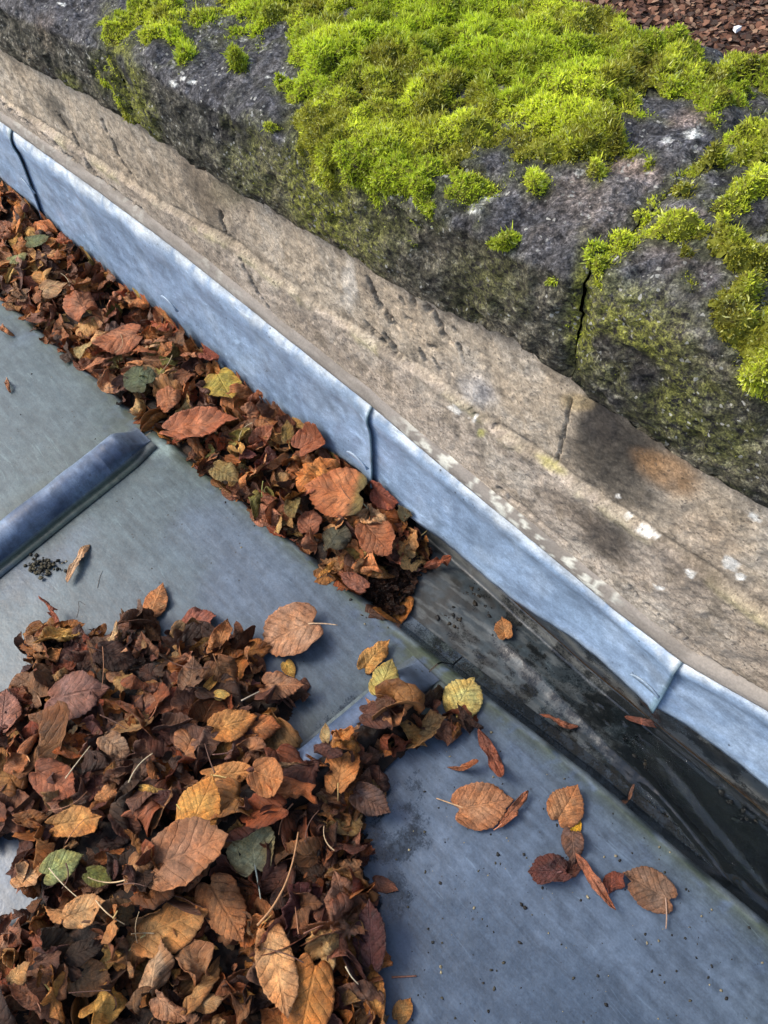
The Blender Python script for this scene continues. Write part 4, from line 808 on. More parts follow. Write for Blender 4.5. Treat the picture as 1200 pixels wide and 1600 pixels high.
# (px, py, half length px, direction of tip in the picture, colour, curl, aspect, wet, stalk, label, landmark, extra)
HERO = [
 (722,1092,33,60,(.60,.55,.20),.15,.95,.1,0,'round pale yellow green leaf lying flat just past the heap end','round yellow green leaf',{}),
 (748,1258,43,10,(.46,.235,.12),.25,.85,.1,.034,'tan leaf with a thin stalk lying alone on the blue lead','lone tan leaf',{'sd':(-1,.35)}),
 (883,1262,30,60,(.40,.20,.09),.45,.9,.1,0,'brown cupped leaf above a small yellow scrap on the lead','cupped leaf',{}),
 (896,1284,16,-70,(.80,.50,.04),.3,.8,.1,0,'small bright yellow leaf scrap under the cupped brown leaf','yellow scrap',{'k':'leaf scrap'}),
 (894,1316,26,-85,(.17,.10,.075),.6,.65,.3,0,'folded grey brown leaf hanging from the yellow scrap','folded grey leaf',{}),
 (862,1362,30,180,(.13,.055,.050),.65,.9,.75,.012,'dark purplish wet crumpled leaf on the open lead','wet purple leaf',{'sd':(-1,-.2)}),
 (893,1357,17,20,(.11,.05,.04),.6,.8,.6,0,'small dark wet scrap of leaf tucked by the purple leaf','wet scrap',{}),
 (958,1380,19,40,(.26,.085,.055),.7,.8,.3,0,'small reddish crinkled leaf near the rolled one','small reddish leaf',{}),
 (1020,1390,39,150,(.235,.145,.095),.35,.80,.1,.030,'grey brown leaf with dark stalk pointing down, last one out on the lead','outermost grey brown leaf',{'sd':(.12,-1)}),
 (601,1066,28,70,(.50,.46,.15),.3,.85,.2,.028,'olive yellow leaf with brown tip at the head of the heap','olive yellow leaf',{'sd':(.1,-1)}),
 (583,1031,31,50,(.58,.33,.10),.6,.55,.1,.018,'orange tan folded leaf standing by the olive yellow leaf','orange folded leaf',{'sd':(0,1)}),
 (462,990,47,205,(.46,.265,.155),.30,.95,.1,.040,'large pale tan leaf with long stalk resting beyond the heap','large pale tan leaf',{'sd':(1,.08)}),
 (788,984,18,100,(.47,.24,.095),.4,.85,.3,0,'small orange tan leaf alone on the wet gutter bottom','lone gutter leaf',{}),
 (597,1381,20,-20,(.33,.16,.11),.4,.6,.2,0,'small pinkish brown leaf at the edge of the heap on blue lead','pinkish edge leaf',{}),
 (628,1581,18,60,(.58,.33,.12),.3,.85,.1,0,'small pale tan leaf alone at the foot of the heap','pale foot leaf',{}),
 (350,603,34,-60,(.38,.31,.055),.25,.9,.3,.02,'olive yellow leaf with a pale midrib in the gutter','olive gutter leaf',{'sd':(-.4,-.8)}),
 (219,594,30,140,(.085,.115,.055),.35,.85,.5,0,'dark green wet leaf in the gutter beside the roof edge','dark green gutter leaf',{}),
 (133,547,20,-110,(.45,.36,.15),.4,.7,.1,0,'small straw yellow leaf at the gutter edge of the roof','straw leaf',{}),
 (225,462,11,60,(.65,.50,.13),.4,.7,.1,0,'tiny yellow leaf against the flashing in the gutter','tiny yellow leaf',{}),
 (88,452,25,20,(.42,.27,.13),.35,.85,.2,0,'pale brown round leaf far up the gutter','round far leaf',{}),
 (58,379,18,10,(.16,.20,.08),.3,.8,.3,0,'dull green leaf far up the gutter','dull green far leaf',{}),
 (28,408,14,30,(.34,.38,.16),.3,.8,.1,0,'pale green leaf far up the gutter by the roof edge','pale green far leaf',{}),
 (190,532,36,200,(.38,.155,.070),.35,.85,.2,0,'large reddish tan leaf lying in the gutter below the first clip','large reddish leaf',{}),
 (130,480,36,120,(.36,.15,.07),.5,.8,.3,0,'broad glossy brown leaf up the gutter','broad glossy leaf',{}),
 (303,668,54,10,(.36,.135,.060),.30,.62,.2,0,'long ribbed red brown leaf across the middle of the gutter','long ribbed leaf',{}),
 (335,560,24,-10,(.34,.11,.07),.4,.85,.3,0,'rusty red leaf against the flashing above the olive leaf','rusty red leaf',{}),
 (534,772,46,170,(.46,.18,.070),.22,.95,.2,0,'large orange brown fan leaf with a dark edge near the pile end','large fan leaf',{'tint':((.13,.10,.03),.45,-1)}),
 (493,690,36,30,(.34,.125,.060),.35,.85,.25,0,'red brown ribbed leaf below the flashing lap','lap leaf',{}),
 (610,775,30,-20,(.30,.10,.065),.45,.9,.2,0,'reddish leaf leaning on the flashing near the pile end','leaning red leaf',{}),
 (588,840,36,-50,(.36,.145,.065),.35,.85,.2,0,'brown veined leaf at the end of the gutter pile','brown end leaf',{}),
 (650,806,24,30,(.13,.125,.075),.7,.9,.3,0,'grey green crumpled leaf at the pile end by the flashing','grey green crumpled leaf',{}),
 (525,845,25,60,(.085,.085,.055),.8,.9,.3,0,'blackish mouldy crumpled leaf near the end of the gutter pile','mouldy leaf',{}),
 (485,820,26,80,(.35,.14,.075),.5,.7,.2,0,'ribbed pinkish brown leaf beside the mouldy one','ribbed pinkish leaf',{}),
 (460,795,22,-80,(.21,.17,.06),.4,.8,.4,0,'olive brown leaf in the gutter by the roof edge','olive brown leaf',{}),
 (350,740,26,-30,(.28,.23,.09),.4,.75,.3,0,'olive tan leaf over the roof edge of the gutter','olive tan edge leaf',{}),
 (556,912,24,150,(.30,.13,.085),.5,.6,.2,0,'flat brown leaf overhanging the roof edge at the end of the pile','overhanging leaf',{}),
 (450,680,20,90,(.20,.14,.035),.5,.6,.4,0,'dark olive folded leaf in the gutter near the lap','dark olive folded leaf',{}),
 (265,625,26,40,(.40,.175,.08),.5,.8,.1,0,'tan brown crinkled leaf right of the green gutter leaf','crinkled tan leaf',{}),
 # heap
 (312,1267,42,60,(.62,.32,.075),.22,.85,.1,.028,'golden orange leaf with a pale stalk pointing up in the heap','golden orange leaf',{'sd':(-.6,.8)}),
 (287,1336,66,20,(.30,.150,.080),.22,.82,.1,0,'largest leaf of the heap, smooth mauve brown with a fine midrib','largest mauve leaf',{'edge':(1.05,.95,.75)}),
 (395,1326,40,100,(.55,.52,.28),.22,.95,.1,.036,'pale grey green leaf with a white stalk in the heap','pale green leaf',{'sd':(.2,-1)}),
 (96,1356,30,30,(.33,.40,.15),.25,.8,.1,0,'fresh green leaf tip in the heap','fresh green leaf',{}),
 (118,1286,50,5,(.58,.30,.09),.35,.45,.1,0,'narrow golden folded leaf in the heap above the green one','golden folded leaf',{}),
 (261,1448,60,25,(.56,.29,.10),.18,.66,.1,.02,'large pointed orange tan leaf with clear veins in the heap','large orange tan leaf',{'sd':(-1,-.5)}),
 (432,1505,62,-75,(.60,.34,.15),.30,.50,.1,0,'tall pale peach leaf at the foot of the long stalk','tall peach leaf',{}),
 (484,1560,60,-100,(.50,.22,.055),.25,.66,.2,0,'big golden brown smooth leaf at the bottom of the heap','big golden brown leaf',{}),
 (350,1415,50,-60,(.40,.18,.07),.4,.70,.1,0,'ribbed orange brown leaf right of the largest mauve leaf','ribbed orange leaf',{}),
 (132,1425,32,20,(.60,.36,.16),.55,.75,.1,0,'crumpled pale tan leaf in the heap','crumpled pale leaf',{}),
 (165,1497,24,10,(.62,.40,.13),.35,.8,.1,0,'small pale yellow leaf low in the heap','small pale yellow leaf',{}),
 (245,1515,38,80,(.47,.30,.17),.55,.85,.1,0,'tan ruffled leaf below the large orange tan leaf','tan ruffled leaf',{}),
 (263,1572,30,-40,(.46,.26,.15),.5,.8,.1,0,'tan brown curled leaf below the ruffled one','tan curled leaf',{}),
 (135,1525,36,-20,(.44,.26,.13),.5,.7,.1,0,'pointed tan leaf low in the heap','pointed tan leaf',{}),
 (534,1202,42,80,(.54,.24,.08),.45,.66,.1,.02,'orange and tan folded leaf on the ridge of the heap','orange tan ridge leaf',{'sd':(0,-1)}),
 (355,1212,40,10,(.56,.27,.09),.45,.5,.1,.03,'bright orange curled leaf near the heap centre','bright orange curled leaf',{'sd':(1,0)}),
 (420,1215,36,-20,(.46,.21,.08),.35,.85,.1,0,'orange brown leaf right of the bright curled one','orange brown leaf',{}),
 (115,1088,46,10,(.25,.13,.10),.35,.8,.1,0,'broad mauve leaf in the upper part of the heap','broad mauve leaf',{}),
 (243,942,28,70,(.46,.22,.09),.45,.7,.1,.02,'orange leaf peaking at the top of the heap','topmost orange leaf',{'sd':(1,.5)}),
 (308,972,28,10,(.32,.125,.090),.55,.85,.1,0,'reddish brown cupped leaf at the top edge of the heap','cupped reddish leaf',{}),
 (345,1003,30,70,(.46,.21,.08),.45,.6,.1,0,'orange brown upright leaf by the cupped reddish one','upright orange leaf',{}),
 (436,1072,30,0,(.38,.20,.11),.5,.8,.1,0,'tan brown leaf on the far shoulder of the heap','far shoulder leaf',{}),
 (450,1042,15,-60,(.68,.45,.12),.35,.7,.1,0,'small yellow leaf on the far shoulder of the heap','small yellow leaf',{}),
 (346,1088,12,0,(.75,.55,.16),.4,.7,.1,0,'tiny pale yellow scrap in the middle of the upper heap','pale yellow scrap',{}),
 (300,1060,26,80,(.25,.145,.085),.5,.75,.3,0,'dark brown oval leaf in the upper heap','dark oval leaf',{}),
 (8,1120,32,80,(.38,.19,.14),.35,.85,.1,0,'pink brown leaf at the far flank of the heap','pink brown leaf',{}),
 (360,1135,34,20,(.56,.27,.08),.5,.75,.1,0,'orange curled leaf above the heap centre','orange curled leaf',{}),
 (405,1140,32,0,(.42,.17,.06),.5,.75,.2,0,'rusty orange leaf in the middle of the heap','rusty orange leaf',{}),
 (180,1165,30,-40,(.33,.215,.13),.45,.6,.1,0,'pale brown folded leaf in the mid heap','pale brown folded leaf',{}),
 (85,1220,40,-30,(.34,.13,.065),.45,.7,.1,0,'rusty brown leaf in the flank of the heap','rusty flank leaf',{}),
 (60,1010,24,120,(.42,.24,.12),.6,.5,.1,0,'pale curled leaf sticking out of the far corner of the heap','corner leaf',{}),
 (575,1250,30,-30,(.16,.10,.08),.5,.8,.3,0,'grey brown leaf on the near side of the ridge','grey ridge leaf',{}),
 (580,1470,44,90,(.10,.045,.045),.35,.6,.8,0,'dark purple wet leaf at the lower side of the heap','dark purple leaf',{}),
 (585,1555,36,100,(.52,.25,.07),.3,.5,.1,0,'golden leaf half hidden at the lower edge of the heap','half hidden golden leaf',{}),
 (510,1150,14,90,(.55,.42,.20),.5,.6,.1,0,'small straw coloured scrap on the ridge of the heap','straw scrap',{}),
 (155,1370,22,-20,(.17,.19,.04),.4,.7,.4,0,'dark and lime green wet leaf below the mauve leaf','lime green leaf',{}),
]
for k, (px, py, hl, dg, colr, curl, asp, wt_, stk, lab, short, ex) in enumerate(HERO):
    r = np.random.default_rng(1000+k)
    z = 0.0
    for _ in range(4):
        p = onz(px, py, z); z = float(rest_any(np.array([p[0]]), np.array([p[1]]))[0])+.006
    p = onz(px, py, z); depth = (p-CAM)@fw; size = hl*depth/FPX
    az = az_from(px, py, dg, z); kw = {}
    inh = float(heaph(np.array([p[0]]), np.array([p[1]]))[0][0]) > .004 or (p[0]+.38*(p[1]-.23) < -.40 and p[1] > yedge(p[0])-.002)
    if 'sd' in ex:
        a = onz(px+ex['sd'][0]*20, py-ex['sd'][1]*20, z)-p; kw['stalkdir'] = a/np.linalg.norm(a)
    if 'tint' in ex: kw['tint'] = ex['tint']
    if 'edge' in ex: kw['edge'] = ex['edge']
    tilt = (r.normal(0, .12), r.normal(0, .12)) if inh else (0, 0)
    if inh: p = p+np.array([0, 0, .006])
    add_leaf(r, p, size, az, colr, curl, tilt, None, wt_, 'linden', asp, float(stk)*1.0 if stk else False, None if inh else surf, label=lab, short=short, inpile=inh, px=(px, py), cat='leaf', **kw)
# seed wings (narrow bracts)
BRACT = [
 (803,1266,38,50,(.33,.13,.065),.8,'curved reddish brown seed wing beside the lone tan leaf'),
 (928,1378,48,-58,(.36,.15,.085),.9,'long rolled reddish brown seed wing between the small leaves on the lead'),
 (722,1202,26,10,(.33,.13,.06),1.1,'thin arched orange brown seed wing on the lead below the heap end'),
 (771,1186,46,-65,(.24,.085,.05),.9,'long thin dark red seed wing pointing down from the heap end'),
 (875,1131,30,-20,(.27,.105,.06),.9,'arched reddish seed wing in the middle of the wet gutter'),
 (1005,1130,30,-15,(.17,.07,.05),.5,'flat dark red seed wing in the wet gutter by the third lap'),
 (690,882,32,15,(.30,.10,.05),1.0,'curved rusty seed wing just past the end of the gutter pile'),
 (985,1240,14,70,(.30,.16,.11),.6,'tiny brown seed wing standing in the black water'),
 (124,877,38,65,(.50,.32,.18),.5,'pale tan twisted seed wing alone on the lead near the roll'),
 (10,520,20,-40,(.46,.20,.08),.9,'small orange curled seed wing on the far lead sheet'),
 (14,602,18,-80,(.40,.17,.07),.9,'small brown curled seed wing with a tail on the far lead sheet'),
 (176,1002,34,75,(.55,.40,.22),.5,'pale straw seed wing upright at the top of the heap'),
 (92,965,36,110,(.32,.10,.05),.9,'dark red curled seed wing sticking up at the heap corner'),
 (1000,1050,18,-60,(.30,.11,.06),.8,'unused'),
]
for k, (px, py, hl, dg, colr, curl, lab) in enumerate(BRACT[:-1]):
    r = np.random.default_rng(2000+k); z = float(0)
    for _ in range(4):
        p = onz(px, py, z); z = float(rest_any(np.array([p[0]]), np.array([p[1]]))[0])+.003
    p = onz(px, py, z); size = hl*((p-CAM)@fw)/FPX
    add_leaf(r, p, size, az_from(px, py, dg, z), colr, curl*.9, (r.normal(0, .2), 0), None, .3, 'bract', .15+.06*r.random(), (.012 if k in (0, 3, 9, 10) else False), surf if py < 1300 and k not in (11, 12) else rest_any, label=lab, short=None, inpile=False, px=(px, py), cat='seed wing', name='seed_wing')
heroP = np.array([(*d['c'][:2], d['size']) for d in LEAVES if d['inpile']])
# the many others
PAL_G = [(RED, 2.5), (BRN, 5), (OR, 3.5), ((.38, .17, .085), 4), (TAN, 2.6), (DRK, 1.6), (MAU, 1.6), (OLV, 1), ((.42, .17, .06), 5), ((.17, .07, .04), 3), ((.50, .24, .11), 2)]
PAL_H = [(MAU, 3), (BRN, 4), (DRK, 4), ((.18, .090, .060), 3.5), (RED, 2), (OR, 4), (TAN, 3), (PNK, 2.2), (GLD, .6), ((.12, .05, .035), 4)]
PAL_L = [(MAU, 1.5), (BRN, 3), (DRK, 3), (OR, 3), (TAN, 3), (PNK, 2), (GLD, 2), ((.30, .16, .085), 3), (RED, 1.5)]
def pick(r, pal):
    w = np.array([q[1] for q in pal], float); c = np.array(pal[r.choice(len(pal), p=w/w.sum())][0])
    return np.clip(c*r.uniform(.72, 1.22)*(1+r.normal(0, .07, 3)), .012, .8)
r = np.random.default_rng(42)
def scatter(region, npts, layers, gen):
    for lay in range(layers):
        for q in range(int(npts*(.62 if lay == layers-1 else 1))):
            g = gen(lay)
            if g is None: continue
            x, y, z, nrm, pal, size, reg, wt_ = g
            if lay == layers-1 or lay == layers-2:
                dd = np.hypot(heroP[:, 0]-x, heroP[:, 1]-y)
                if (dd < heroP[:, 2]*(.95 if lay == layers-1 else .5)).any(): continue
            col = pick(r, pal); curl = r.choice([.35, .65, 1.0, 1.35], p=[.22, .33, .28, .17])
            if reg == 'gutter': col = np.minimum(col*np.array([1.22, 1.30, 1.30]), .6)
            if lay == layers-1 and r.random() < (.38 if reg == 'heap' else .30): col = np.minimum(col*np.array([1.7, 1.85, 1.8])+np.array([.08, .035, .01]), [.66, .42, .22])
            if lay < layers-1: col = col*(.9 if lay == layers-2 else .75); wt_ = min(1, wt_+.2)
            bract = r.random() < .07
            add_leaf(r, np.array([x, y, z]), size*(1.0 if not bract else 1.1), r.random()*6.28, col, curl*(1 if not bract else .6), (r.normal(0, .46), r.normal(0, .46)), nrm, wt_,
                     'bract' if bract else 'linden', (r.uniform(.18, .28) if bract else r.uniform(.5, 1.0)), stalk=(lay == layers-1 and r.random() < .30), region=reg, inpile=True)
hx = np.array(HEAP); x0, x1, y0_, y1_ = hx[:, 0].min(), hx[:, 0].max(), hx[:, 1].min(), hx[:, 1].max()
def gen_heap(lay):
    x, y = r.uniform(x0, x1), r.uniform(y0_, y1_)
    h, d = heaph(np.array([x]), np.array([y])); h, d = float(h[0]), float(d[0])
    if d < .006+.010*lay: return None
    px = project(np.array([[x, y, .03]]))[0]
    if px[1] > 1900 or px[0] < -180: return None
    z = float(surf(np.array([x]), np.array([y]))[0])+h*(.45+.275*lay)+.004+r.uniform(0, .006)
    low = px[1] > 1400 and px[0] < 420
    wet = .55 if (px[0] > 480 and px[1] > 1240) or r.random() < .2 else .15
    pal = PAL_L if low else PAL_H
    e = .01; hx1 = float(heaph(np.array([x+e]), np.array([y]))[0][0]); hy1 = float(heaph(np.array([x]), np.array([y+e]))[0][0])
    nrm = np.array([-(hx1-h)/e*.5, -(hy1-h)/e*.5, 1.0]); nrm /= np.linalg.norm(nrm)
    return x, y, z, nrm, pal, (r.uniform(.014, .033) if r.random() < .7 else r.uniform(.006, .014)), 'heap', wet
def gen_gut(lay):
    y = r.uniform(.19, .366); x = -.432-.42*(y-.23)-r.random()**1.25*1.75+.012*r.normal(); yy0 = yedge(x)+.004; y = r.uniform(yy0, .366); x = x-.0
    z = float(gutlevel(np.array([x]), np.array([y]))[0])-.013*(2-lay)+r.uniform(-.003, .005)
    if x > -.43: 
        if x+.38*(y-.23) > -.43 and lay == 2 and r.random() < .5: return None
    wet = .5 if r.random() < .35 else .2
    return x, y, z, np.array([r.normal(0, .1), r.normal(0, .1)-.03, 1.0])/1.0, PAL_G, r.uniform(.016, .031), 'gutter', wet
scatter('heap', 1350, 3, gen_heap)
scatter('gutter', 480, 3, gen_gut)
# rotted shreds washed out past the end of the gutter pile
for _ in range(420):
    e = r.random()**1.6*.060; y = r.uniform(.235, .368); x = -.44-.38*(y-.23)+e-.01
    if y < yedge(x)+.012: continue
    z = float(zgut(x))+.004+r.uniform(0, .018)*(1-e/.085)
    add_leaf(r, np.array([x, y, z]), r.uniform(.004, .013), r.random()*6.28, np.array((.030, .016, .010))*r.uniform(.5, 2.6), r.choice([.6, 1.2]), (r.normal(0, .5), r.normal(0, .5)), None, .9, 'bract' if r.random() < .3 else 'linden', r.uniform(.25, .9), region='gutter', inpile=True)
# keep gutter leaves from passing through the flashing
for d in LEAVES:
    V = d['V']; m = V[:, 0] < 3
    if d['c'][1] > .25:
        lim = YW-.030
        over = V[:, 1] > lim
        if over.any() and d['c'][0] < -.3:
            V[over, 2] += (V[over, 1]-lim)*.9; V[over, 1] = lim+(V[over, 1]-lim)*.06
    z = surf(V[:, 0], V[:, 1])+.0006; V[:, 2] = np.maximum(V[:, 2], z)
print('leaves', len(LEAVES))
# which leaves show largest from the camera: cast a grid of rays
vs, fs, ids, off = [], [], [], 0
for i, d in enumerate(LEAVES):
    vs.append(d['V']); t, q = d['F']
    f = np.concatenate([t, q[:, :3], q[:, [0, 2, 3]]]) + off; fs.append(f); ids.append(np.full(len(f), i)); off += len(d['V'])
bv = BVHTree.FromPolygons(np.concatenate(vs).tolist(), np.concatenate(fs).tolist(), all_triangles=True); ids = np.concatenate(ids)
hits = np.zeros(len(LEAVES), int); Co = Vector(CAM)
for py in range(3, 1600, 6):
    for px in range(3, 800, 6):
        if py < 250: continue
        dv = ray(px, py); h_ = bv.ray_cast(Co, Vector(dv))
        if h_[2] is not None: hits[ids[h_[2]]] += 1
order = np.argsort(-hits - 100000*np.array([d.get('label') is not None for d in LEAVES]))
nleafhero = sum(d.get('label') is not None for d in LEAVES)
solo = set(order[:300].tolist())
def cname(c):
    R, G, B = c; b = max(c)
    if G > R*.95: return 'greenish'
    if G > R*.72: return 'olive brown'
    if b < .10: return 'blackish brown'
    if b < .17: return 'dark brown'
    if G < R*.36: return 'rusty red'
    if B > R*.36: return 'pinkish brown' if b > .24 else 'mauve brown'
    if b > .40: return 'golden tan' if G > R*.5 else 'bright orange'
    return 'orange brown' if G < R*.46 else 'mid brown'
marks = [(d['px'], d['short'], i) for i, d in enumerate(LEAVES) if d.get('short')]
stuff = {'heap': [], 'gutter': []}
usedlab = {}
def orient(a, b):
    dx, dy = b[0]-a[0], b[1]-a[1]
    return ('right of' if dx > 0 else 'left of') if abs(dx) > abs(dy) else ('below' if dy > 0 else 'above')
for i, d in enumerate(LEAVES):
    hero = d.get('label') is not None
    if i not in solo and not hero: stuff[d['region']].append(d); continue
    if hits[i] == 0 and not hero: continue
    if hero: lab = d['label']
    else:
        q = project(d['c'][None])[0]; ms = sorted(marks, key=lambda m: (m[0][0]-q[0])**2+(m[0][1]-q[1])**2)
        form = 'narrow' if d['kind'] == 'bract' else ('flat' if d['curl'] < .4 else 'crinkled' if d['curl'] < .7 else 'curled' if d['curl'] < .95 else 'tightly curled')
        nm = 'seed wing' if d['kind'] == 'bract' else 'leaf'
        sz = 'small ' if d['size'] < .018 else 'big ' if d['size'] > .026 else ''
        opts = [f"{sz}{cname(d['color'])} {form} {nm} just {orient(m[0], q)} the {m[1]}" for m in ms[:3]]
        opts.append(f"{sz}{cname(d['color'])} {form} {nm} between the {ms[0][1]} and the {ms[1][1]}")
        lab = next((o for o in opts if o not in usedlab), opts[0])
        usedlab[lab] = 1
    nm = d.get('name') or ('seed_wing' if d['kind'] == 'bract' else 'fallen_leaf')
    ing = (d['c'][1] > yedge(d['c'][0]))
    grp = 'fallen leaves and seed wings in the gutter' if ing else 'fallen leaves and seed wings on the lead roof'
    o = mesh_obj(nm, d['V'], d['F'], LEAF, None, col=d['col'], attrs={'wet': d['wet'], 'rnd': d['rnd']}, uv=d['uv'])
    solid(o, .00035, 0)
    tag(o, lab, 'leaf' if nm == 'fallen_leaf' else 'seed wing', grp)
    if 'stalk' in d: mesh_obj('leaf_stalk', d['stalk'][0], d['stalk'][1], STALK, o, col=d['scol'])
def joinleaves(ds, name, label):
    V = np.concatenate([d['V'] for d in ds]); off = 0; T, Qd = [], []
    for d in ds: T.append(d['F'][0]+off); Qd.append(d['F'][1]+off); off += len(d['V'])
    rep = [len(d['V']) for d in ds]
    V2 = [V]; C2 = [np.concatenate([d['col'] for d in ds])]
    o = mesh_obj(name, V, [np.concatenate(T), np.concatenate(Qd)], LEAF, None, col=C2[0], attrs={'wet': np.repeat([d['wet'] for d in ds], rep), 'rnd': np.repeat([d['rnd'] for d in ds], rep)}, uv=np.concatenate([d['uv'] for d in ds]))
    tag(o, label, 'leaves', kind='stuff')
joinleaves(stuff['heap'], 'leaf_heap', 'mass of smaller brown leaves packed inside the heap on the roof')
joinleaves(stuff['gutter'], 'gutter_leaves', 'mass of smaller brown leaves packed along the gutter')

# long stalk, loose stalks and twigs
def twig(pts, z, rad, colr, label, name='leaf_stalk', cat='stalk'):
    A = []
    for a, b in pts:
        zz = 0.0
        for _ in range(3):
            p = onz(a, b, zz); zz = float(rest_any(np.array([p[0]]), np.array([p[1]]))[0])+z
        A.append(onz(a, b, zz))
    A = np.array(A); t = np.linspace(0, len(A)-1, len(A)*5); A = np.stack([np.interp(t, np.arange(len(A)), A[:, i]) for i in range(3)], -1)
    k = np.ones(5)/5; B = A.copy()
    for i in range(3): B[2:-2, i] = np.convolve(A[:, i], k, 'valid')
    V, F = tube(B, np.linspace(rad, rad*.6, len(B)), 6)
    tag(mesh_obj(name, V, F, STALK, None, col=colr), label, cat)
twig([(402,1446),(425,1420),(445,1385),(457,1350),(463,1320),(466,1300)], .026, .0013, (.42, .22, .10), 'long bent tan stalk rising from the tall peach leaf', 'loose_stalk')
twig([(612,1527),(632,1526),(651,1525)], .002, .0011, (.20, .09, .06), 'short straight brown stalk lying on the lead beside the heap', 'loose_stalk')
twig([(120,965),(124,950),(122,938),(133,945)], .010, .0005, (.04, .03, .025), 'thin black forked twig standing at the top of the heap', 'thin_twig', 'twig')
twig([(152,918),(156,900),(160,892)], .0007, .0004, (.22, .2, .18), 'hair thin pale fibre on the lead below the roll', 'thin_fibre', 'fibre')
twig([(377,1095),(392,1087),(406,1080)], .030, .0011, (.36, .30, .22), 'short grey stalk across the dark gap in the upper heap', 'loose_stalk')
twig([(540,1510),(548,1525),(560,1538)], .022, .0008, (.60, .50, .32), 'short white forked stalk low in the heap', 'loose_stalk')

smark = set()
def slab(k, a, b):
    ms = sorted(marks, key=lambda m: (m[0][0]-a)**2+(m[0][1]-b)**2)
    o = [f"thin bent stalk lying just {orient(m[0], (a, b))} the {m[1]}" for m in ms[:5]]; v = next((q for q in o if q not in smark), o[0]); smark.add(v); return v
for k in range(34):
    a, b = (r.uniform(40, 590), r.uniform(1010, 1590)) if k < 24 else (r.uniform(40, 560), 0)
    if k >= 24: b = 330+a*.82+r.uniform(-20, 60)
    q = onz(a, b, .02)
    if k < 24 and float(heaph(q[:1], q[1:2])[1][0]) < .02: continue
    t_, L_, bw_ = r.random()*6.28, r.uniform(16, 34)*(1 if k < 24 else .6), r.uniform(-8, 8)
    twig([(a+L_*u*math.cos(t_)-bw_*math.sin(t_)*u*u, b+L_*u*math.sin(t_)+bw_*math.cos(t_)*u*u) for u in (-1, -.5, 0, .5, 1)], .016+.012*r.random() if k < 24 else .014, r.uniform(.0005, .0009),
         ((.50, .36, .20), (.30, .14, .07), (.12, .06, .04), (.55, .45, .28))[r.integers(4)], slab(k, a, b), 'loose_stalk')
    S.objects[-1]['group'] = 'loose stalks in the heap' if k < 24 else 'loose stalks in the gutter'
# dark rotted matter under the leaves
def mound(xa, xb, ya, yb, f, name, label, step=.003):
    X, Y = np.meshgrid(np.arange(xa, xb, step), np.arange(ya, yb, step), indexing='ij'); Z, keep = f(X, Y)
    F = gridfaces(*X.shape); F = F[keep.ravel()[F].all(1)]; used = np.unique(F); rm = np.full(X.size, -1); rm[used] = np.arange(len(used))
    V = np.stack([X, Y, Z], -1).reshape(-1, 3)[used]
    c = mixc(np.tile(np.array([.010, .006, .004]), (len(V), 1)), (.030, .014, .007), sstep(.5, .7, fbm(V[:, 0]*90, V[:, 1]*90, 0, 3, 221)))
    tag(mesh_obj(name, V, rm[F], DIRT, None, col=c), label, 'leaf mould', kind='stuff')
def fh(X, Y):
    h, d = heaph(X, Y); s = surf(X, Y); return s+np.where(d > .012, h*.62*sstep(.012, .04, d), 0)+.014*fbm(X*90, Y*90, 0, 4, 223)-.008+np.where(d > .012, 0.0005, -.01), d > .008+.02*fbm(X*40, Y*40, 0, 2, 225)
mound(x0, x1, y0_, y1_, fh, 'leaf_mould', 'black rotted leaf mould under the heap on the roof')
def fg(X, Y):
    return gutlevel(X, Y)-.026+.008*fbm(X*60, Y*60, 0, 3, 227), (Y > yedge(X)-.002) & (X+.38*(Y-.23) < -.385+.03*fbm(X*30, Y*30, 0, 2, 3)) & (Y < yfold(X))
mound(-2.6, -.30, .14, .385, fg, 'gutter_mould', 'black rotted leaf mould under the leaves in the gutter')

# grit and droppings: small irregular crumbs
def crumbs(pts, sizes, name, label, colr, flat=.5, cat='grit'):
    V, F, C, off = [], [], [], 0
    ico = np.array([(0,0,1),(.894,0,.447),(.276,.851,.447),(-.724,.526,.447),(-.724,-.526,.447),(.276,-.851,.447),(.724,.526,-.447),(-.276,.851,-.447),(-.894,0,-.447),(-.276,-.851,-.447),(.724,-.526,-.447),(0,0,-1)])
    fi = np.array([(0,1,2),(0,2,3),(0,3,4),(0,4,5),(0,5,1),(1,6,2),(2,7,3),(3,8,4),(4,9,5),(5,10,1),(6,7,2),(7,8,3),(8,9,4),(9,10,5),(10,6,1),(11,7,6),(11,8,7),(11,9,8),(11,10,9),(11,6,10)])
    for p, s in zip(pts, sizes):
        v = ico*(1+r.normal(0, .25, (12, 1)))*s*np.array([r.uniform(.7, 1.5), r.uniform(.7, 1.2), flat]); a = r.random()*6.28
        v = v@np.array([[math.cos(a), math.sin(a), 0], [-math.sin(a), math.cos(a), 0], [0, 0, 1]])+np.array([p[0], p[1], p[2]+s*flat*.35])
        V.append(v); F.append(fi+off); off += 12; c = np.array(colr[r.integers(len(colr))])*r.uniform(.7, 1.3); C.append(np.tile(c, (12, 1)))
    return tag(mesh_obj(name, np.concatenate(V), np.concatenate(F), DIRT, None, col=np.concatenate(C)), label, cat, kind='stuff')
pts, sz = [], []
for _ in range(1500):
    px, py = r.uniform(0, 1200), r.uniform(470, 1600); p = onz(px, py, 0)
    if p[1] > yedge(p[0])-.004 or heaph(p[:1], p[1:2])[1][0] > 0: continue
    w = .25 if px < 560 else 1
    if r.random() > w: continue
    p[2] = float(surf(p[:1], p[1:2])[0]); pts.append(p); sz.append(.0005+.0016*r.random()**4)
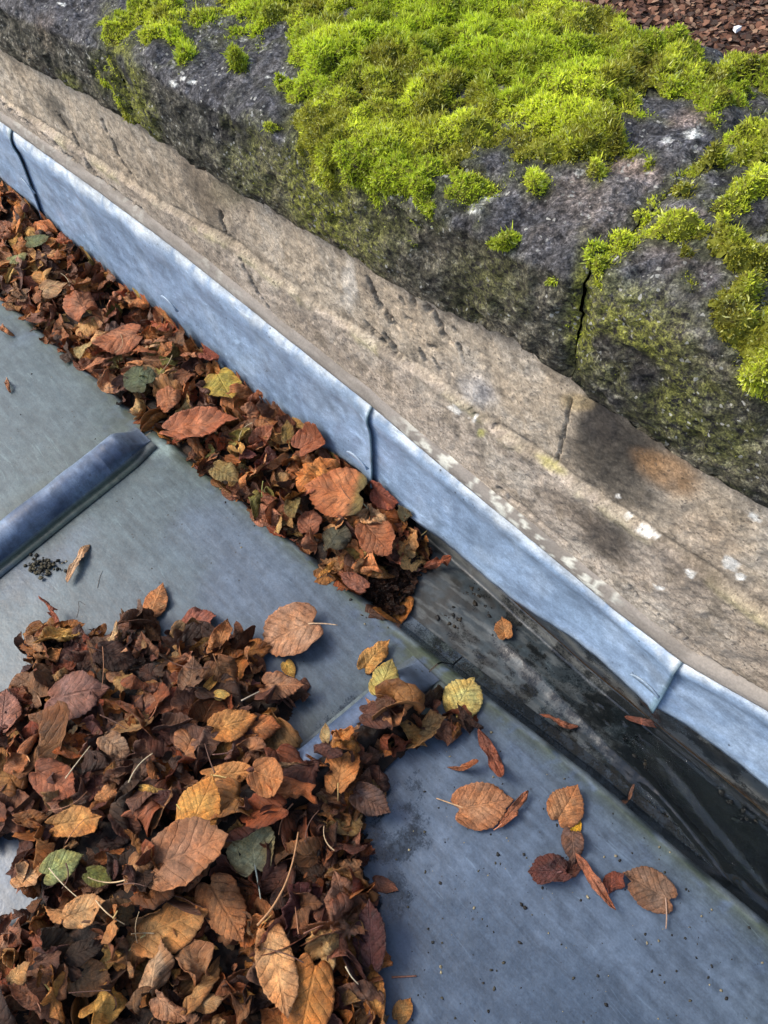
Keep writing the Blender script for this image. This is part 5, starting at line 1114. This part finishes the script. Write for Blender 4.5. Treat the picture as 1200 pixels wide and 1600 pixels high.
for px, py, s in ((772,1545,2.6),(945,1570,2.8),(812,1474,2.8),(690,1520,2.4),(692,1560,2.4),(1010,1474,2.4),(1105,1528,2.2),(933,1525,1.8),(748,1362,1.8),(774,1350,2.0),(820,1420,4.0),(815,1415,3),(962,1338,3.2),(968,1345,2.2),(1028,1470,2),(1170,1450,2),(640,1330,1.6),(620,1345,1.6),(655,1555,1.6),(763,1580,2.5),(570,975,2.6),(137,575,2),(138,577,1.6),(855,1340,1.6)):
    p = onz(px, py, 0); p[2] = float(surf(p[:1], p[1:2])[0]); pts.append(p); sz.append(s*.00075)
crumbs(pts, sz, 'roof_grit', 'black grit and crumbs sprinkled over the lead roof', [(.02, .02, .018), (.05, .045, .03), (.22, .19, .12), (.02, .018, .015)])
pts, sz = [], []
for _ in range(1500):
    x = -.36+r.random()**1.1*.75; y = r.uniform(yedge(x)+.03, .372); dn = .5*math.exp(-(x+.36)/.05)+.25+.5*sstep(0, .2, x)
    if vnoise(x*25, y*40, 0, 4) > dn*.9: continue
    pts.append(np.array([x, y, zgut(x)+.001])); sz.append(.0008+.0028*r.random()**3)
pass
crumbs(pts, sz, 'gutter_silt', 'black wet silt specks washed along the cleared gutter', [(.012, .012, .011), (.025, .02, .014), (.018, .017, .016)], .4, 'silt')
# black mossy clod on the roof
pts, sz = [], []
for _ in range(90):
    a = onz(75+r.normal(0, 11), 893+r.normal(0, 7), 0); a[2] = float(surf(a[:1], a[1:2])[0])+abs(r.normal(0, .002)); pts.append(a); sz.append(.0022*r.random()+.0012)
o = crumbs(pts, sz, 'moss_clod', 'small black clod of dried moss on the lead beside the pale twisted seed wing', [(.03, .028, .02), (.07, .06, .035)], .8, 'clod'); o['kind'] = 'thing'; del o['kind']
# brown litter on the ground beyond the parapet
n = 22000; c0 = onz(1120, 20, -2.55)
gxp = c0[0]+r.normal(0, 2.2, n); gyp = c0[1]+r.normal(0, 2.2, n); ok = gyp > BACK+.1; gxp, gyp = gxp[ok], gyp[ok]; n = len(gxp)
th = r.random(n)*6.28; s = .016+.026*r.random(n); tl = r.normal(0, .3, (n, 2)); gz = -2.6+.05*fbm(gxp, gyp, 0, 3, 2)+.02+.02*r.random(n)
V = []
for k, (a, b) in enumerate(((-1, 0), (-.3, -.7), (.5, -.6), (1.1, 0), (.5, .6), (-.3, .7))):
    x = s*(a*np.cos(th)-b*np.sin(th)); y = s*(a*np.sin(th)+b*np.cos(th)); V.append(np.stack([gxp+x, gyp+y, gz+x*tl[:, 0]+y*tl[:, 1]+s*.3*abs(b)], -1))
V = np.stack(V, 1).reshape(-1, 3); F = (np.arange(n)*6)[:, None]+np.arange(6)
pc = np.array([(.13, .060, .035), (.20, .10, .06), (.09, .045, .03), (.26, .16, .10), (.06, .038, .027)])[r.integers(0, 5, n)]*r.uniform(.7, 1.2, (n, 1))
tag(mesh_obj('leaf_litter', V, [F[:, [0, 1, 4, 5]], F[:, [1, 2, 3, 4]]], GROUND, None, col=np.repeat(pc, 6, 0)), 'reddish brown leaf litter on the ground beyond the parapet', 'leaf litter', kind='stuff')
p = onz(1151, 48, -2.52); bxv = []
for dz in (0, .03):
    for a, b in ((-1, -1), (1, -1), (1, 1), (-1, 1)): bxv.append(p+np.array([a*.018+b*.006, b*.026-a*.006, dz+.004*a*b]))
o = mesh_obj('paper_scrap', np.array(bxv), np.array([[0, 1, 5, 4], [1, 2, 6, 5], [2, 3, 7, 6], [3, 0, 4, 7], [4, 5, 6, 7], [3, 2, 1, 0]]), LICHEN, None, col=(.75, .76, .78), smooth=False)
tag(o, 'small white scrap lying on the brown litter beyond the parapet', 'scrap')
for o in S.objects:
    if '_o' in o: del o['_o']
